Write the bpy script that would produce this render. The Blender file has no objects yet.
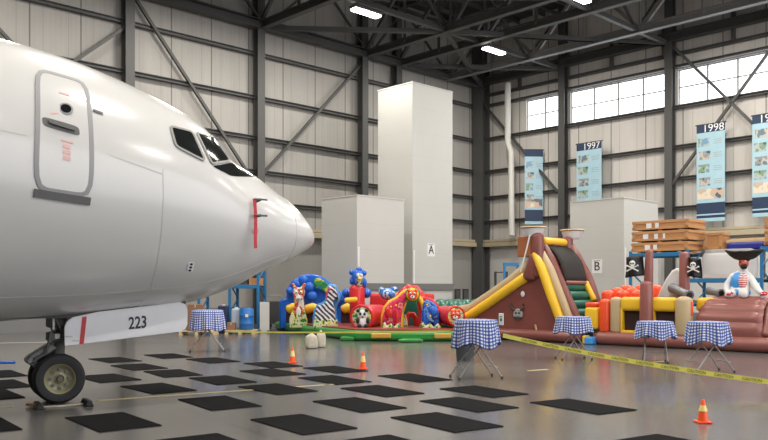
import bpy, bmesh, math, random
from math import sin, cos, pi, radians, sqrt
from mathutils import Vector, Matrix
random.seed(5)
SC = bpy.context.scene
COL = SC.collection
V = Vector
F, HY, EYE = 804.0, 288.0, 1.6          # focal length in pixels, horizon row, eye height


def at(px, py, Y):
    """a point of the place seen at this pixel, at depth Y"""
    return V(((px - 384) / F * Y, Y, EYE + (HY - py) / F * Y))


def gx(px, Y):
    return (px - 384) / F * Y


# ------------------------------------------------------------------ materials
def mat(name, col, rough=.6, metal=0.0, var=.06, scale=3.0, coat=0.0, bump=0.0, bscale=20, emit=None, es=0.0, spec=.5):
    m = bpy.data.materials.new(name)
    m.use_nodes = True
    nt = m.node_tree
    b = nt.nodes['Principled BSDF']
    tc = nt.nodes.new('ShaderNodeTexCoord')
    nz = nt.nodes.new('ShaderNodeTexNoise')
    nz.inputs['Scale'].default_value = scale
    nz.inputs['Detail'].default_value = 4
    nt.links.new(tc.outputs['Object'], nz.inputs['Vector'])
    mx = nt.nodes.new('ShaderNodeMix'); mx.data_type = 'RGBA'
    c = V(col)
    mx.inputs['A'].default_value = (*(c * (1 - var)), 1)
    mx.inputs['B'].default_value = (*[min(1, v * (1 + var)) for v in c], 1)
    nt.links.new(nz.outputs['Fac'], mx.inputs['Factor'])
    nt.links.new(mx.outputs['Result'], b.inputs['Base Color'])
    b.inputs['Roughness'].default_value = rough
    b.inputs['Metallic'].default_value = metal
    b.inputs['Coat Weight'].default_value = coat
    b.inputs['Coat Roughness'].default_value = .08
    b.inputs['Specular IOR Level'].default_value = spec
    if bump:
        n2 = nt.nodes.new('ShaderNodeTexNoise'); n2.inputs['Scale'].default_value = bscale
        nt.links.new(tc.outputs['Object'], n2.inputs['Vector'])
        bp = nt.nodes.new('ShaderNodeBump'); bp.inputs['Strength'].default_value = bump
        bp.inputs['Distance'].default_value = .02
        nt.links.new(n2.outputs['Fac'], bp.inputs['Height'])
        nt.links.new(bp.outputs['Normal'], b.inputs['Normal'])
    if emit:
        b.inputs['Emission Color'].default_value = (*emit, 1)
        b.inputs['Emission Strength'].default_value = es
    return m


def nmath(nt, op, a, b=None, c=None):
    n = nt.nodes.new('ShaderNodeMath'); n.operation = op
    for i, v in enumerate((a, b, c)):
        if v is None: continue
        if isinstance(v, (int, float)): n.inputs[i].default_value = v
        else: nt.links.new(v, n.inputs[i])
    return n.outputs[0]


def mixc(nt, fac, A, B):
    mx = nt.nodes.new('ShaderNodeMix'); mx.data_type = 'RGBA'
    for nm, v in (('Factor', fac), ('A', A), ('B', B)):
        if isinstance(v, tuple): mx.inputs[nm].default_value = (*v, 1)
        elif isinstance(v, (int, float)): mx.inputs[nm].default_value = v
        else: nt.links.new(v, mx.inputs[nm])
    return mx.outputs['Result']


def panel_wall(name, axis, low, high):
    """profiled metal cladding with vertical seams every couple of metres above a plain plinth"""
    m = bpy.data.materials.new(name); m.use_nodes = True
    nt = m.node_tree; b = nt.nodes['Principled BSDF']
    tc = nt.nodes.new('ShaderNodeTexCoord'); sp = nt.nodes.new('ShaderNodeSeparateXYZ')
    nt.links.new(tc.outputs['Object'], sp.inputs[0])
    u, z = sp.outputs[axis], sp.outputs['Z']
    f = nmath(nt, 'FRACT', nmath(nt, 'DIVIDE', u, 1.9))
    seam = nmath(nt, 'LESS_THAN', nmath(nt, 'ABSOLUTE', nmath(nt, 'SUBTRACT', f, .5)), .014)
    f2 = nmath(nt, 'FRACT', nmath(nt, 'DIVIDE', u, .95))
    fine = nmath(nt, 'MULTIPLY', nmath(nt, 'LESS_THAN', nmath(nt, 'ABSOLUTE', nmath(nt, 'SUBTRACT', f2, .5)), .02), .3)
    s = nmath(nt, 'MULTIPLY', nmath(nt, 'MAXIMUM', seam, fine), nmath(nt, 'GREATER_THAN', z, 4.1))
    nz = nt.nodes.new('ShaderNodeTexNoise'); nz.inputs['Scale'].default_value = .5; nz.inputs['Detail'].default_value = 5
    mp = nt.nodes.new('ShaderNodeMapping'); mp.inputs['Scale'].default_value = (3, 3, .5)
    nt.links.new(tc.outputs['Object'], mp.inputs[0]); nt.links.new(mp.outputs[0], nz.inputs['Vector'])
    c = mixc(nt, nz.outputs['Fac'], tuple(v * .88 for v in high), tuple(min(1, v * 1.1) for v in high))
    lowc = mixc(nt, nz.outputs['Fac'], tuple(v * .92 for v in low), low)
    c = mixc(nt, nmath(nt, 'GREATER_THAN', z, 4.1), lowc, c)
    c = mixc(nt, nmath(nt, 'MULTIPLY', s, .75), c, (.06, .06, .06))
    nt.links.new(c, b.inputs['Base Color'])
    b.inputs['Roughness'].default_value = .55
    w = nt.nodes.new('ShaderNodeTexWave'); w.bands_direction = axis; w.inputs['Scale'].default_value = 1.65
    nt.links.new(tc.outputs['Object'], w.inputs['Vector'])
    bp = nt.nodes.new('ShaderNodeBump'); bp.inputs['Strength'].default_value = .15; bp.inputs['Distance'].default_value = .02
    nt.links.new(w.outputs['Fac'], bp.inputs['Height']); nt.links.new(bp.outputs['Normal'], b.inputs['Normal'])
    return m


def floor_mat():
    m = bpy.data.materials.new('polished_concrete'); m.use_nodes = True
    nt = m.node_tree; b = nt.nodes['Principled BSDF']
    tc = nt.nodes.new('ShaderNodeTexCoord')
    n1 = nt.nodes.new('ShaderNodeTexNoise'); n1.inputs['Scale'].default_value = .35; n1.inputs['Detail'].default_value = 8
    n1.inputs['Roughness'].default_value = .6
    nt.links.new(tc.outputs['Object'], n1.inputs['Vector'])
    n2 = nt.nodes.new('ShaderNodeTexNoise'); n2.inputs['Scale'].default_value = 6; n2.inputs['Detail'].default_value = 6
    nt.links.new(tc.outputs['Object'], n2.inputs['Vector'])
    c = mixc(nt, n1.outputs['Fac'], FLOOR_A, FLOOR_B)
    c = mixc(nt, nmath(nt, 'MULTIPLY', n2.outputs['Fac'], .35), c, (.10, .095, .09))
    # saw-cut joints, a grid turned 35 degrees
    mp = nt.nodes.new('ShaderNodeMapping'); mp.vector_type = 'TEXTURE'
    mp.inputs['Location'].default_value = (3.15, 10.4, 0); mp.inputs['Rotation'].default_value = (0, 0, radians(35))
    nt.links.new(tc.outputs['Object'], mp.inputs[0])
    sp = nt.nodes.new('ShaderNodeSeparateXYZ'); nt.links.new(mp.outputs[0], sp.inputs[0])
    ln = None
    for ax in 'XY':
        f = nmath(nt, 'FRACT', nmath(nt, 'ADD', nmath(nt, 'DIVIDE', sp.outputs[ax], 4.6), .5))
        l = nmath(nt, 'LESS_THAN', nmath(nt, 'ABSOLUTE', nmath(nt, 'SUBTRACT', f, .5)), .0028)
        ln = l if ln is None else nmath(nt, 'MAXIMUM', ln, l)
    c = mixc(nt, nmath(nt, 'MULTIPLY', ln, .75), c, (.03, .03, .03))
    nt.links.new(c, b.inputs['Base Color'])
    r = nt.nodes.new('ShaderNodeMapRange'); r.inputs['To Min'].default_value = .10; r.inputs['To Max'].default_value = .26
    nt.links.new(n1.outputs['Fac'], r.inputs['Value']); nt.links.new(r.outputs[0], b.inputs['Roughness'])
    bp = nt.nodes.new('ShaderNodeBump'); bp.inputs['Strength'].default_value = .04; bp.inputs['Distance'].default_value = .01
    n3 = nt.nodes.new('ShaderNodeTexNoise'); n3.inputs['Scale'].default_value = 9; n3.inputs['Detail'].default_value = 2
    nt.links.new(tc.outputs['Object'], n3.inputs['Vector'])
    nt.links.new(n3.outputs['Fac'], bp.inputs['Height']); nt.links.new(bp.outputs['Normal'], b.inputs['Normal'])
    b.inputs['IOR'].default_value = 1.5
    return m


def gingham_mat():
    m = bpy.data.materials.new('blue_gingham'); m.use_nodes = True
    nt = m.node_tree; b = nt.nodes['Principled BSDF']
    uv = nt.nodes.new('ShaderNodeUVMap'); sp = nt.nodes.new('ShaderNodeSeparateXYZ')
    nt.links.new(uv.outputs[0], sp.inputs[0])
    a = nmath(nt, 'GREATER_THAN', nmath(nt, 'FRACT', nmath(nt, 'DIVIDE', sp.outputs['X'], .056)), .5)
    c = nmath(nt, 'GREATER_THAN', nmath(nt, 'FRACT', nmath(nt, 'DIVIDE', sp.outputs['Y'], .056)), .5)
    s = nmath(nt, 'ADD', a, c)
    c1 = mixc(nt, nmath(nt, 'GREATER_THAN', s, .5), (.78, .79, .82), (.12, .18, .47))
    c2 = mixc(nt, nmath(nt, 'GREATER_THAN', s, 1.5), c1, (.035, .06, .27))
    nt.links.new(c2, b.inputs['Base Color']); b.inputs['Roughness'].default_value = .8
    return m


def seam_box_mat():
    m = bpy.data.materials.new('pale_panel'); m.use_nodes = True
    nt = m.node_tree; b = nt.nodes['Principled BSDF']
    tc = nt.nodes.new('ShaderNodeTexCoord'); sp = nt.nodes.new('ShaderNodeSeparateXYZ')
    nt.links.new(tc.outputs['Object'], sp.inputs[0])
    f = nmath(nt, 'FRACT', nmath(nt, 'DIVIDE', sp.outputs['Z'], 1.03))
    l = nmath(nt, 'MULTIPLY', nmath(nt, 'LESS_THAN', f, .015), .22)
    nz = nt.nodes.new('ShaderNodeTexNoise'); nz.inputs['Scale'].default_value = .6
    nt.links.new(tc.outputs['Object'], nz.inputs['Vector'])
    c = mixc(nt, nz.outputs['Fac'], (.52, .52, .50), (.58, .58, .55))
    c = mixc(nt, l, c, (.3, .3, .29))
    nt.links.new(c, b.inputs['Base Color']); b.inputs['Roughness'].default_value = .4
    return m


def stripe_mat(name, A, B, scale, dirn='DIAGONAL', thr=.5):
    m = bpy.data.materials.new(name); m.use_nodes = True
    nt = m.node_tree; b = nt.nodes['Principled BSDF']
    tc = nt.nodes.new('ShaderNodeTexCoord')
    w = nt.nodes.new('ShaderNodeTexWave'); w.bands_direction = dirn
    w.inputs['Scale'].default_value = scale; w.inputs['Distortion'].default_value = 2.5
    nt.links.new(tc.outputs['Object'], w.inputs['Vector'])
    c = mixc(nt, nmath(nt, 'GREATER_THAN', w.outputs['Fac'], thr), A, B)
    nt.links.new(c, b.inputs['Base Color']); b.inputs['Roughness'].default_value = .35
    return m


def patch_mat(name, cols, scale):
    """printed vinyl artwork: cells of several colours"""
    m = bpy.data.materials.new(name); m.use_nodes = True
    nt = m.node_tree; b = nt.nodes['Principled BSDF']
    tc = nt.nodes.new('ShaderNodeTexCoord')
    nz = nt.nodes.new('ShaderNodeTexNoise'); nz.inputs['Scale'].default_value = scale * .8; nz.inputs['Detail'].default_value = 2
    nt.links.new(tc.outputs['Object'], nz.inputs['Vector'])
    r = nt.nodes.new('ShaderNodeValToRGB'); r.color_ramp.interpolation = 'CONSTANT'
    n = len(cols)
    el = r.color_ramp.elements
    while len(el) < n: el.new(.5)
    for i, c in enumerate(cols):
        el[i].position = 0 if i == 0 else .3 + .4 * i / n
        el[i].color = (*c, 1)
    nt.links.new(nz.outputs['Fac'], r.inputs[0])
    nt.links.new(r.outputs[0], b.inputs['Base Color']); b.inputs['Roughness'].default_value = .35
    return m


FLOOR_A, FLOOR_B = (.085, .082, .079), (.165, .16, .158)
M = dict(
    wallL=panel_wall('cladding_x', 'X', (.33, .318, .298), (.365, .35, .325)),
    wallR=panel_wall('cladding_y', 'X', (.60, .59, .57), (.58, .555, .52)),  # same cladding; the stronger light on this wall is put into its colour
    floor=floor_mat(),
    roof=mat('roof_deck', (.06, .06, .06), .7),
    steel=mat('grey_steel', (.075, .075, .073), .55, .1),
    steel_l=mat('pale_grey_steel', (.11, .11, .11), .5, .1),
    truss_lit=mat('lit_grey_steel', (.22, .22, .215), .5, .1),  # light falling on the truss by the right wall, put into its colour
    dark=mat('dark_steel', (.05, .05, .05), .6),
    ledge=mat('ledge_timber', (.42, .36, .25), .7),
    pipe=mat('white_pipe', (.62, .61, .57), .5),
    glass=mat('translucent_panel', (.8, .85, .9), .5, emit=(.90, .95, 1.0), es=2.4),
    lamp=mat('lamp_diffuser', (.9, .9, .9), .5, emit=(1, .97, .92), es=14),
    plane=mat('white_aircraft_paint', (.65, .645, .63), .22, 0, .02, 1.2, coat=.5),
    seam=mat('panel_seam', (.56, .555, .54), .4),
    seal=mat('grey_seal', (.30, .30, .31), .5),
    darkseal=mat('dark_grey_seal', (.12, .12, .12), .6),
    cockpit=mat('cockpit_glass', (.012, .014, .014), .12, spec=.25),
    frame=mat('window_frame', (.26, .26, .25), .45, .2),
    redp=mat('red_ribbon', (.55, .03, .05), .6),
    redprint=mat('pale_red_print', (.76, .46, .44), .5),
    door=mat('white_gear_door', (.78, .79, .82), .35),
    redstripe=mat('red_stripe', (.55, .02, .025), .4),
    black=mat('black_print', (.01, .01, .012), .5),
    tyre=mat('tyre_rubber', (.018, .018, .02), .7, bump=.1),
    rim=mat('olive_rim', (.23, .22, .125), .45, .3),
    chrome=mat('chrome', (.6, .6, .6), .2, .9),
    gear=mat('gear_metal', (.14, .14, .135), .4, .5),
    rubmat=mat('black_mat', (.012, .012, .013), .95, var=.2, scale=8, bump=.4, bscale=60, spec=.06),
    orange=mat('orange_plastic', (.95, .10, .02), .4),
    cuff=mat('yellow_band', (1.0, .75, .25), .4),
    cloth=gingham_mat(),
    white=mat('white_plastic', (.75, .75, .74), .45),
    leg=mat('table_leg', (.30, .29, .28), .4, .5),
    bin=mat('dark_bin', (.06, .065, .07), .5),
    bag=mat('cream_sack', (.52, .48, .39), .85, var=.25, scale=14, bump=.6, bscale=9),
    tape=mat('yellow_tape', (.85, .80, .16), .45),
    brown=mat('brown_vinyl', (.20, .062, .052), .32, var=.08, bump=.15, bscale=5),
    brown2=mat('dusty_brown_vinyl', (.28, .10, .085), .34, var=.12, bump=.15, bscale=5),
    yellow=mat('yellow_vinyl', (.85, .52, .03), .32, bump=.1, bscale=5),
    tan=mat('tan_vinyl', (.50, .38, .22), .4, bump=.1, bscale=5),
    rvin=mat('red_vinyl', (.62, .025, .03), .3, bump=.12, bscale=5),
    ovin=mat('orange_red_vinyl', (.85, .09, .025), .3, bump=.12, bscale=5),
    bvin=mat('blue_vinyl', (.015, .13, .60), .3, bump=.12, bscale=5),
    lbvin=mat('light_blue_vinyl', (.06, .32, .75), .3, bump=.12, bscale=5),
    gvin=mat('green_vinyl', (.03, .24, .045), .32, bump=.12, bscale=5),
    dgvin=mat('dark_green_vinyl', (.008, .12, .08), .32, bump=.12, bscale=5),
    pink=mat('crimson_vinyl', (.72, .04, .10), .3, bump=.12, bscale=5),
    mesh=mat('dark_mesh', (.018, .014, .012), .8),
    hole=mat('dark_opening', (.03, .012, .012), .8),
    sail=mat('grey_white_vinyl', (.66, .67, .69), .3),
    cannon=mat('grey_vinyl', (.16, .165, .18), .35),
    skin=mat('skin_print', (.60, .10, .05), .45),
    crate=mat('plywood', (.47, .235, .095), .75, var=.15, scale=2),
    crate2=mat('batten_wood', (.54, .28, .12), .75, var=.15, scale=3),
    plank=mat('pale_plank', (.62, .47, .28), .75, var=.12),
    rack=mat('blue_rack', (.02, .18, .40), .45),
    navy=mat('navy_sheet', (.015, .02, .28), .5),
    cardboard=mat('cardboard', (.26, .14, .08), .85),
    box=seam_box_mat(),
    boxd=mat('grey_skirt', (.17, .17, .17), .5),
    sign=mat('sign_white', (.8, .8, .8), .5),
    cowl=mat('white_cowl', (.68, .69, .69), .3),
    grey=mat('mid_grey', (.33, .33, .32), .5),
    bann=mat('pale_blue_banner', (.36, .55, .64), .6, var=.12, scale=2),
    bannd=mat('navy_banner', (.015, .035, .085), .6),
    barrel=mat('blue_barrel', (.02, .16, .48), .35),
    pinkp=patch_mat('crimson_print', [(.72, .04, .10), (.72, .04, .10), (.35, .02, .08), (.80, .25, .22), (.72, .04, .10)], 5),
    bluep=patch_mat('blue_print', [(.02, .10, .50), (.03, .16, .65), (.01, .05, .28), (.2, .4, .75), (.02, .12, .55)], 5),
    zebra=stripe_mat('zebra_print', (.75, .74, .76), (.03, .03, .06), 3.6),
    giraf=patch_mat('giraffe_print', [(.55, .06, .03), (.75, .45, .10), (.55, .06, .03), (.75, .70, .62)], 6),
    jungle=patch_mat('leaf_print', [(.02, .10, .45), (.02, .28, .06), (.03, .16, .03), (.05, .30, .08), (.55, .50, .05)], 5),
    art1=patch_mat('bird_print', [(.02, .1, .5), (.7, .55, .1), (.75, .75, .7), (.15, .35, .1), (.02, .1, .5)], 7),
    art2=patch_mat('fish_print', [(.03, .18, .6), (.55, .68, .8), (.03, .18, .6), (.1, .3, .65)], 5),
    grassy=patch_mat('grass_print', [(.02, .18, .05), (.6, .6, .12), (.65, .62, .5), (.03, .25, .06)], 9),
    photo1=patch_mat('photo_print', [(.06, .07, .08), (.25, .27, .28), (.5, .45, .38), (.12, .2, .25)], 2.5),
    photo2=patch_mat('photo_print_green', [(.05, .12, .05), (.2, .3, .2), (.4, .45, .45), (.15, .3, .45)], 2.5),
    photo3=patch_mat('sunset_print', [(.10, .12, .15), (.55, .42, .32), (.7, .62, .5), (.3, .25, .25)], 1.2),
)


# ------------------------------------------------------------------ mesh builder
class MB:
    def __init__(s, off=(0, 0, 0)):
        s.bm = bmesh.new(); s.off = V(off)

    def _xf(s, verts, Mx):
        bmesh.ops.transform(s.bm, matrix=Mx, verts=verts)

    def box(s, c, size, rot=None, bev=0.0, seg=2):
        r = bmesh.ops.create_cube(s.bm, size=1.0); vs = r['verts']
        bmesh.ops.scale(s.bm, vec=V(size), verts=vs)
        if bev:
            es = list({e for v in vs for e in v.link_edges})
            q = bmesh.ops.bevel(s.bm, geom=es, offset=bev, segments=seg, profile=.5, affect='EDGES')
            vs = list({v for f in q['faces'] for v in f.verts} | {v for v in vs if v.is_valid})
        Mx = Matrix.Translation(V(c))
        if rot is not None: Mx = Mx @ (rot.to_4x4() if isinstance(rot, Matrix) else Matrix.Rotation(rot, 4, 'Z'))
        s._xf(vs, Mx); return s

    def _frame(s, d, up=(0, 0, 1)):
        d = d.normalized(); up = V(up)
        if abs(d.dot(up)) > .98: up = V((1, 0, 0)) if abs(d.x) < .9 else V((0, 1, 0))
        x = d.cross(up).normalized(); return x, x.cross(d).normalized(), d

    def tube(s, pts, r, n=10, cap=True, sx=1.0, up=(0, 0, 1)):
        pts = [V(p) for p in pts]; rs = r if isinstance(r, (list, tuple)) else [r] * len(pts)
        rings = []
        for i, p in enumerate(pts):
            d = (pts[min(i + 1, len(pts) - 1)] - pts[max(i - 1, 0)])
            x, y, _ = s._frame(d, up)
            rings.append([s.bm.verts.new(p + x * cos(2 * pi * k / n) * rs[i] * sx + y * sin(2 * pi * k / n) * rs[i]) for k in range(n)])
        for a, b in zip(rings, rings[1:]):
            for k in range(n): s.bm.faces.new((a[k], a[(k + 1) % n], b[(k + 1) % n], b[k]))
        if cap:
            s.bm.faces.new(rings[0][::-1]); s.bm.faces.new(rings[-1])
        return s

    def puff(s, pts, r, n=14, up=(0, 0, 1), sx=1.0):
        """an inflated tube with domed ends"""
        pts = [V(p) for p in pts]; rs = list(r) if isinstance(r, (list, tuple)) else [r] * len(pts)
        a = (pts[0] - pts[1]).normalized(); b = (pts[-1] - pts[-2]).normalized()
        P, R = [], []
        for t in (80, 60, 40, 20):
            P.append(pts[0] + a * rs[0] * .6 * sin(radians(t))); R.append(rs[0] * cos(radians(t)))
        P += pts; R += rs
        for t in (20, 40, 60, 80):
            P.append(pts[-1] + b * rs[-1] * .6 * sin(radians(t))); R.append(rs[-1] * cos(radians(t)))
        return s.tube(P, R, n, True, sx, up)

    def bar(s, a, b, w, h, up=(0, 0, 1)):
        a, b = V(a), V(b); x, y, d = s._frame(b - a, up)
        q = []
        for p in (a, b):
            q.append([s.bm.verts.new(p + x * i * w / 2 + y * j * h / 2) for i, j in ((-1, -1), (1, -1), (1, 1), (-1, 1))])
        for k in range(4): s.bm.faces.new((q[0][k], q[0][(k + 1) % 4], q[1][(k + 1) % 4], q[1][k]))
        s.bm.faces.new(q[0][::-1]); s.bm.faces.new(q[1]); return s

    def ibeam(s, a, b, w, h, t=.03, up=(0, 0, 1)):
        a, b = V(a), V(b); x, y, d = s._frame(b - a, up)
        s.bar(a + y * (h / 2 - t / 2), b + y * (h / 2 - t / 2), w, t, up)
        s.bar(a - y * (h / 2 - t / 2), b - y * (h / 2 - t / 2), w, t, up)
        s.bar(a, b, t, h - 2 * t, up); return s

    def ell(s, c, r, rot=None, seg=18, rings=12):
        q = bmesh.ops.create_uvsphere(s.bm, u_segments=seg, v_segments=rings, radius=1.0); vs = q['verts']
        Mx = Matrix.Translation(V(c))
        if rot is not None: Mx = Mx @ (rot.to_4x4() if isinstance(rot, Matrix) else Matrix.Rotation(rot, 4, 'Z'))
        s._xf(vs, Mx @ Matrix.Diagonal((*(r if hasattr(r, '__len__') else (r, r, r)), 1))); return s

    def lathe(s, prof, c=(0, 0, 0), n=28, Mx=None):
        """profile of (radius, height)"""
        Mx = Matrix.Translation(V(c)) if Mx is None else Mx
        rings = []
        for r, z in prof:
            if r < 1e-5: rings.append([s.bm.verts.new(Mx @ V((0, 0, z)))])
            else: rings.append([s.bm.verts.new(Mx @ V((r * cos(2 * pi * k / n), r * sin(2 * pi * k / n), z))) for k in range(n)])
        for a, b in zip(rings, rings[1:]):
            for k in range(n):
                k2 = (k + 1) % n
                if len(a) == 1 and len(b) > 1: s.bm.faces.new((a[0], b[k], b[k2]))
                elif len(b) == 1 and len(a) > 1: s.bm.faces.new((a[k], a[k2], b[0]))
                elif len(a) > 1: s.bm.faces.new((a[k], a[k2], b[k2], b[k]))
        return s

    def prism(s, poly, o, ux, uy, th):
        """polygon (u,v) in the plane o + u ux + v uy, given thickness th along -normal"""
        o, ux, uy = V(o), V(ux), V(uy); n = ux.cross(uy).normalized()
        A = [s.bm.verts.new(o + ux * u + uy * v) for u, v in poly]
        B = [s.bm.verts.new(o + ux * u + uy * v - n * th) for u, v in poly]
        k = len(poly)
        s.bm.faces.new(A); s.bm.faces.new(B[::-1])
        for i in range(k): s.bm.faces.new((A[i], B[i], B[(i + 1) % k], A[(i + 1) % k]))
        return s

    def grid(s, fn, nu, nv, closed_u=False):
        g = [[s.bm.verts.new(fn(i / nu, j / nv)) for j in range(nv + 1)] for i in range(nu + (0 if closed_u else 1))]
        for i in range(nu):
            a, b = g[i], g[(i + 1) % len(g)]
            for j in range(nv): s.bm.faces.new((a[j], b[j], b[j + 1], a[j + 1]))
        return s

    def build(s, name, m, parent=None, smooth=False, bev=0.0, solid=0.0, sub=0):
        bmesh.ops.recalc_face_normals(s.bm, faces=s.bm.faces)
        if s.off.length: bmesh.ops.translate(s.bm, vec=-s.off, verts=s.bm.verts)
        me = bpy.data.meshes.new(name); s.bm.to_mesh(me); s.bm.free()
        o = bpy.data.objects.new(name, me); COL.objects.link(o)
        if m: me.materials.append(m)
        if smooth:
            for p in me.polygons: p.use_smooth = True
            try: me.set_sharp_from_angle(angle=radians(42))
            except Exception: pass
        if parent: o.parent = parent
        if bev:
            q = o.modifiers.new('Bevel', 'BEVEL'); q.width = bev; q.segments = 2; q.limit_method = 'ANGLE'
        if solid:
            q = o.modifiers.new('Solidify', 'SOLIDIFY'); q.thickness = solid; q.offset = 0
        if sub:
            q = o.modifiers.new('Subdivision', 'SUBSURF'); q.levels = sub; q.render_levels = sub
        return o


def tag(o, label, cat, group=None):
    o['label'] = label; o['category'] = cat
    if group: o['group'] = group
    return o


def thing(name, label, cat, loc, rz=0.0, group=None):
    o = bpy.data.objects.new(name, None); COL.objects.link(o)
    o.empty_display_size = .2
    o.location = loc; o.rotation_euler = (0, 0, rz)
    return tag(o, label, cat, group)


def struct(o, label=None):
    o['kind'] = 'structure'
    if label: o['label'] = label
    return o


def plab(o, label):
    o['label'] = label; return o


def text(name, body, size, m, Mx, parent, depth=.004, bold=0.0):
    """lettering as a thin mesh; Mx maps x along the line and y up the letters"""
    cu = bpy.data.curves.new(name, 'FONT'); cu.body = body; cu.size = size; cu.extrude = depth; cu.offset = bold
    cu.align_x = 'CENTER'; cu.align_y = 'CENTER'; cu.resolution_u = 3
    t = bpy.data.objects.new(name, cu); COL.objects.link(t)
    bpy.context.view_layer.update()
    me = bpy.data.meshes.new_from_object(t.evaluated_get(bpy.context.evaluated_depsgraph_get()))
    bpy.data.objects.remove(t); bpy.data.curves.remove(cu)
    me.name = name; me.transform(Mx); me.materials.clear(); me.materials.append(m)
    o = bpy.data.objects.new(name, me); COL.objects.link(o); o.parent = parent
    return o


def frame_mx(o, ux, uy):
    ux, uy = V(ux).normalized(), V(uy).normalized(); n = ux.cross(uy)
    return Matrix.Translation(V(o)) @ Matrix((ux, uy, n)).transposed().to_4x4()


def copy_tree(o, parent=None):
    c = o.copy(); COL.objects.link(c); c.parent = parent
    for ch in list(o.children): copy_tree(ch, c)
    return c


def pchip(xs, ys):
    n = len(xs); h = [xs[i + 1] - xs[i] for i in range(n - 1)]; d = [(ys[i + 1] - ys[i]) / h[i] for i in range(n - 1)]
    m = [0.0] * n; m[0] = d[0]; m[-1] = d[-1]
    for i in range(1, n - 1):
        if d[i - 1] * d[i] > 0:
            w1, w2 = 2 * h[i] + h[i - 1], h[i] + 2 * h[i - 1]; m[i] = (w1 + w2) / (w1 / d[i - 1] + w2 / d[i])

    def f(x):
        x = min(max(x, xs[0]), xs[-1]); i = 0
        while i < n - 2 and x > xs[i + 1]: i += 1
        t = (x - xs[i]) / h[i]
        return (2 * t**3 - 3 * t**2 + 1) * ys[i] + (t**3 - 2 * t * t + t) * h[i] * m[i] + (3 * t * t - 2 * t**3) * ys[i + 1] + (t**3 - t * t) * h[i] * m[i + 1]
    return f


# ------------------------------------------------------------------ camera
cam = bpy.data.cameras.new('camera'); cam.sensor_width = 36; cam.lens = F / 768 * 36
cam.shift_y = (HY - 220) / 768; cam.clip_end = 400
co = bpy.data.objects.new('camera', cam); COL.objects.link(co)
co.location = (0, 0, EYE); co.rotation_euler = (pi / 2, 0, 0); SC.camera = co

# ------------------------------------------------------------------ the hangar
CN = V((5.61, 47.0, 0)); DL = V((.7208, .6932, 0)); DR = V((.6932, -.7208, 0))
AW = math.atan2(DL.y, DL.x)
UP = V((0, 0, 1))


def H(s, r, z):
    """s metres from the right wall along the left wall, r metres out from the left wall"""
    return CN - DL * s + DR * r + UP * z


HS, HR, HZ = 66.0, 46.0, 16.6
RX = Matrix.Rotation(AW, 3, 'Z')


def wbox(mb, s0, s1, r0, r1, z0, z1, bev=0):
    c = H((s0 + s1) / 2, (r0 + r1) / 2, (z0 + z1) / 2)
    return mb.box(c, (abs(s1 - s0), abs(r1 - r0), abs(z1 - z0)), RX, bev)


def local_wall(name, boxes, m, along):
    """wall mesh whose own x axis runs along the wall (for the cladding seams)"""
    mb = MB()
    e = bpy.data.objects.new(name, None)
    for (s0, s1, r0, r1, z0, z1) in boxes:
        if along == 's': mb.box((-(s0 + s1) / 2, -(r0 + r1) / 2, (z0 + z1) / 2), (s1 - s0, r1 - r0, z1 - z0))
        else: mb.box(((r0 + r1) / 2, -(s0 + s1) / 2, (z0 + z1) / 2), (r1 - r0, s1 - s0, z1 - z0))
    o = mb.build(name, m)
    o.location = CN
    o.rotation_euler = (0, 0, AW if along == 's' else math.atan2(DR.y, DR.x))
    return o


mb = MB(); mb.box((CN - DL * HS / 2 + DR * HR / 2 - UP * .1), (HS + 3, HR + 3, .2), RX)
fl = mb.build('floor', None)
fl.data.materials.append(M['floor']); struct(fl)
mb = MB(); wbox(mb, -.3, HS, -.3, HR, HZ, HZ + .3)
struct(mb.build('ceiling', M['roof']))
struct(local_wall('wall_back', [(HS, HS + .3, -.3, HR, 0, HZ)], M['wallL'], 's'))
struct(local_wall('wall_front_blocker', [(36, HS + .3, HR, HR + .3, 0, HZ)], M['wallL'], 's'))  # unseen part-wall, added to keep light off the left side
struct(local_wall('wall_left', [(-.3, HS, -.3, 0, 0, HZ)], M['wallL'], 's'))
WZ0, WZ1 = 10.3, 12.0
RCOL = [0, 5.92, 11.87, 17.9, 23.9, 29.9]
BAYS = [(3.3, 5.68), (6.15, 11.63), (12.1, 17.65), (18.15, 23.65), (24.15, 29.65)]
bx = [(-.3, 0, 0, HR, 0, WZ0), (-.3, 0, 0, HR, WZ1, HZ)]
edges = [0] + [v for b in BAYS for v in b] + [HR]
for k in range(0, len(edges), 2): bx.append((-.3, 0, edges[k], edges[k + 1], WZ0, WZ1))
# local y of the right-wall frame points along +s? build with s as -y
def right_wall(name, boxes, m):
    mb = MB()
    for (s0, s1, r0, r1, z0, z1) in boxes: mb.box(((r0 + r1) / 2, -(s0 + s1) / 2, (z0 + z1) / 2), (r1 - r0, s1 - s0, z1 - z0))
    o = mb.build(name, m); o.location = CN; o.rotation_euler = (0, 0, math.atan2(DR.y, DR.x)); return o
struct(right_wall('wall_right', bx, M['wallR']))
for k, (r0, r1) in enumerate(BAYS):
    mb = MB(); wbox(mb, -.2, -.17, r0, r1, WZ0, WZ1)
    w = struct(mb.build('window_%d' % (k + 1), M['glass']))
    mb = MB()
    n = max(2, round((r1 - r0) / 1.3))
    for i in range(n + 1):
        r = r0 + (r1 - r0) * i / n
        wbox(mb, -.16, -.1, r - .04, r + .04, WZ0, WZ1)
    for z in (WZ0 + .03, (WZ0 + WZ1) / 2, WZ1 - .03): wbox(mb, -.16, -.1, r0, r1, z - .03, z + .03)
    mb.build('window_frame', M['grey'], w)
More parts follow.
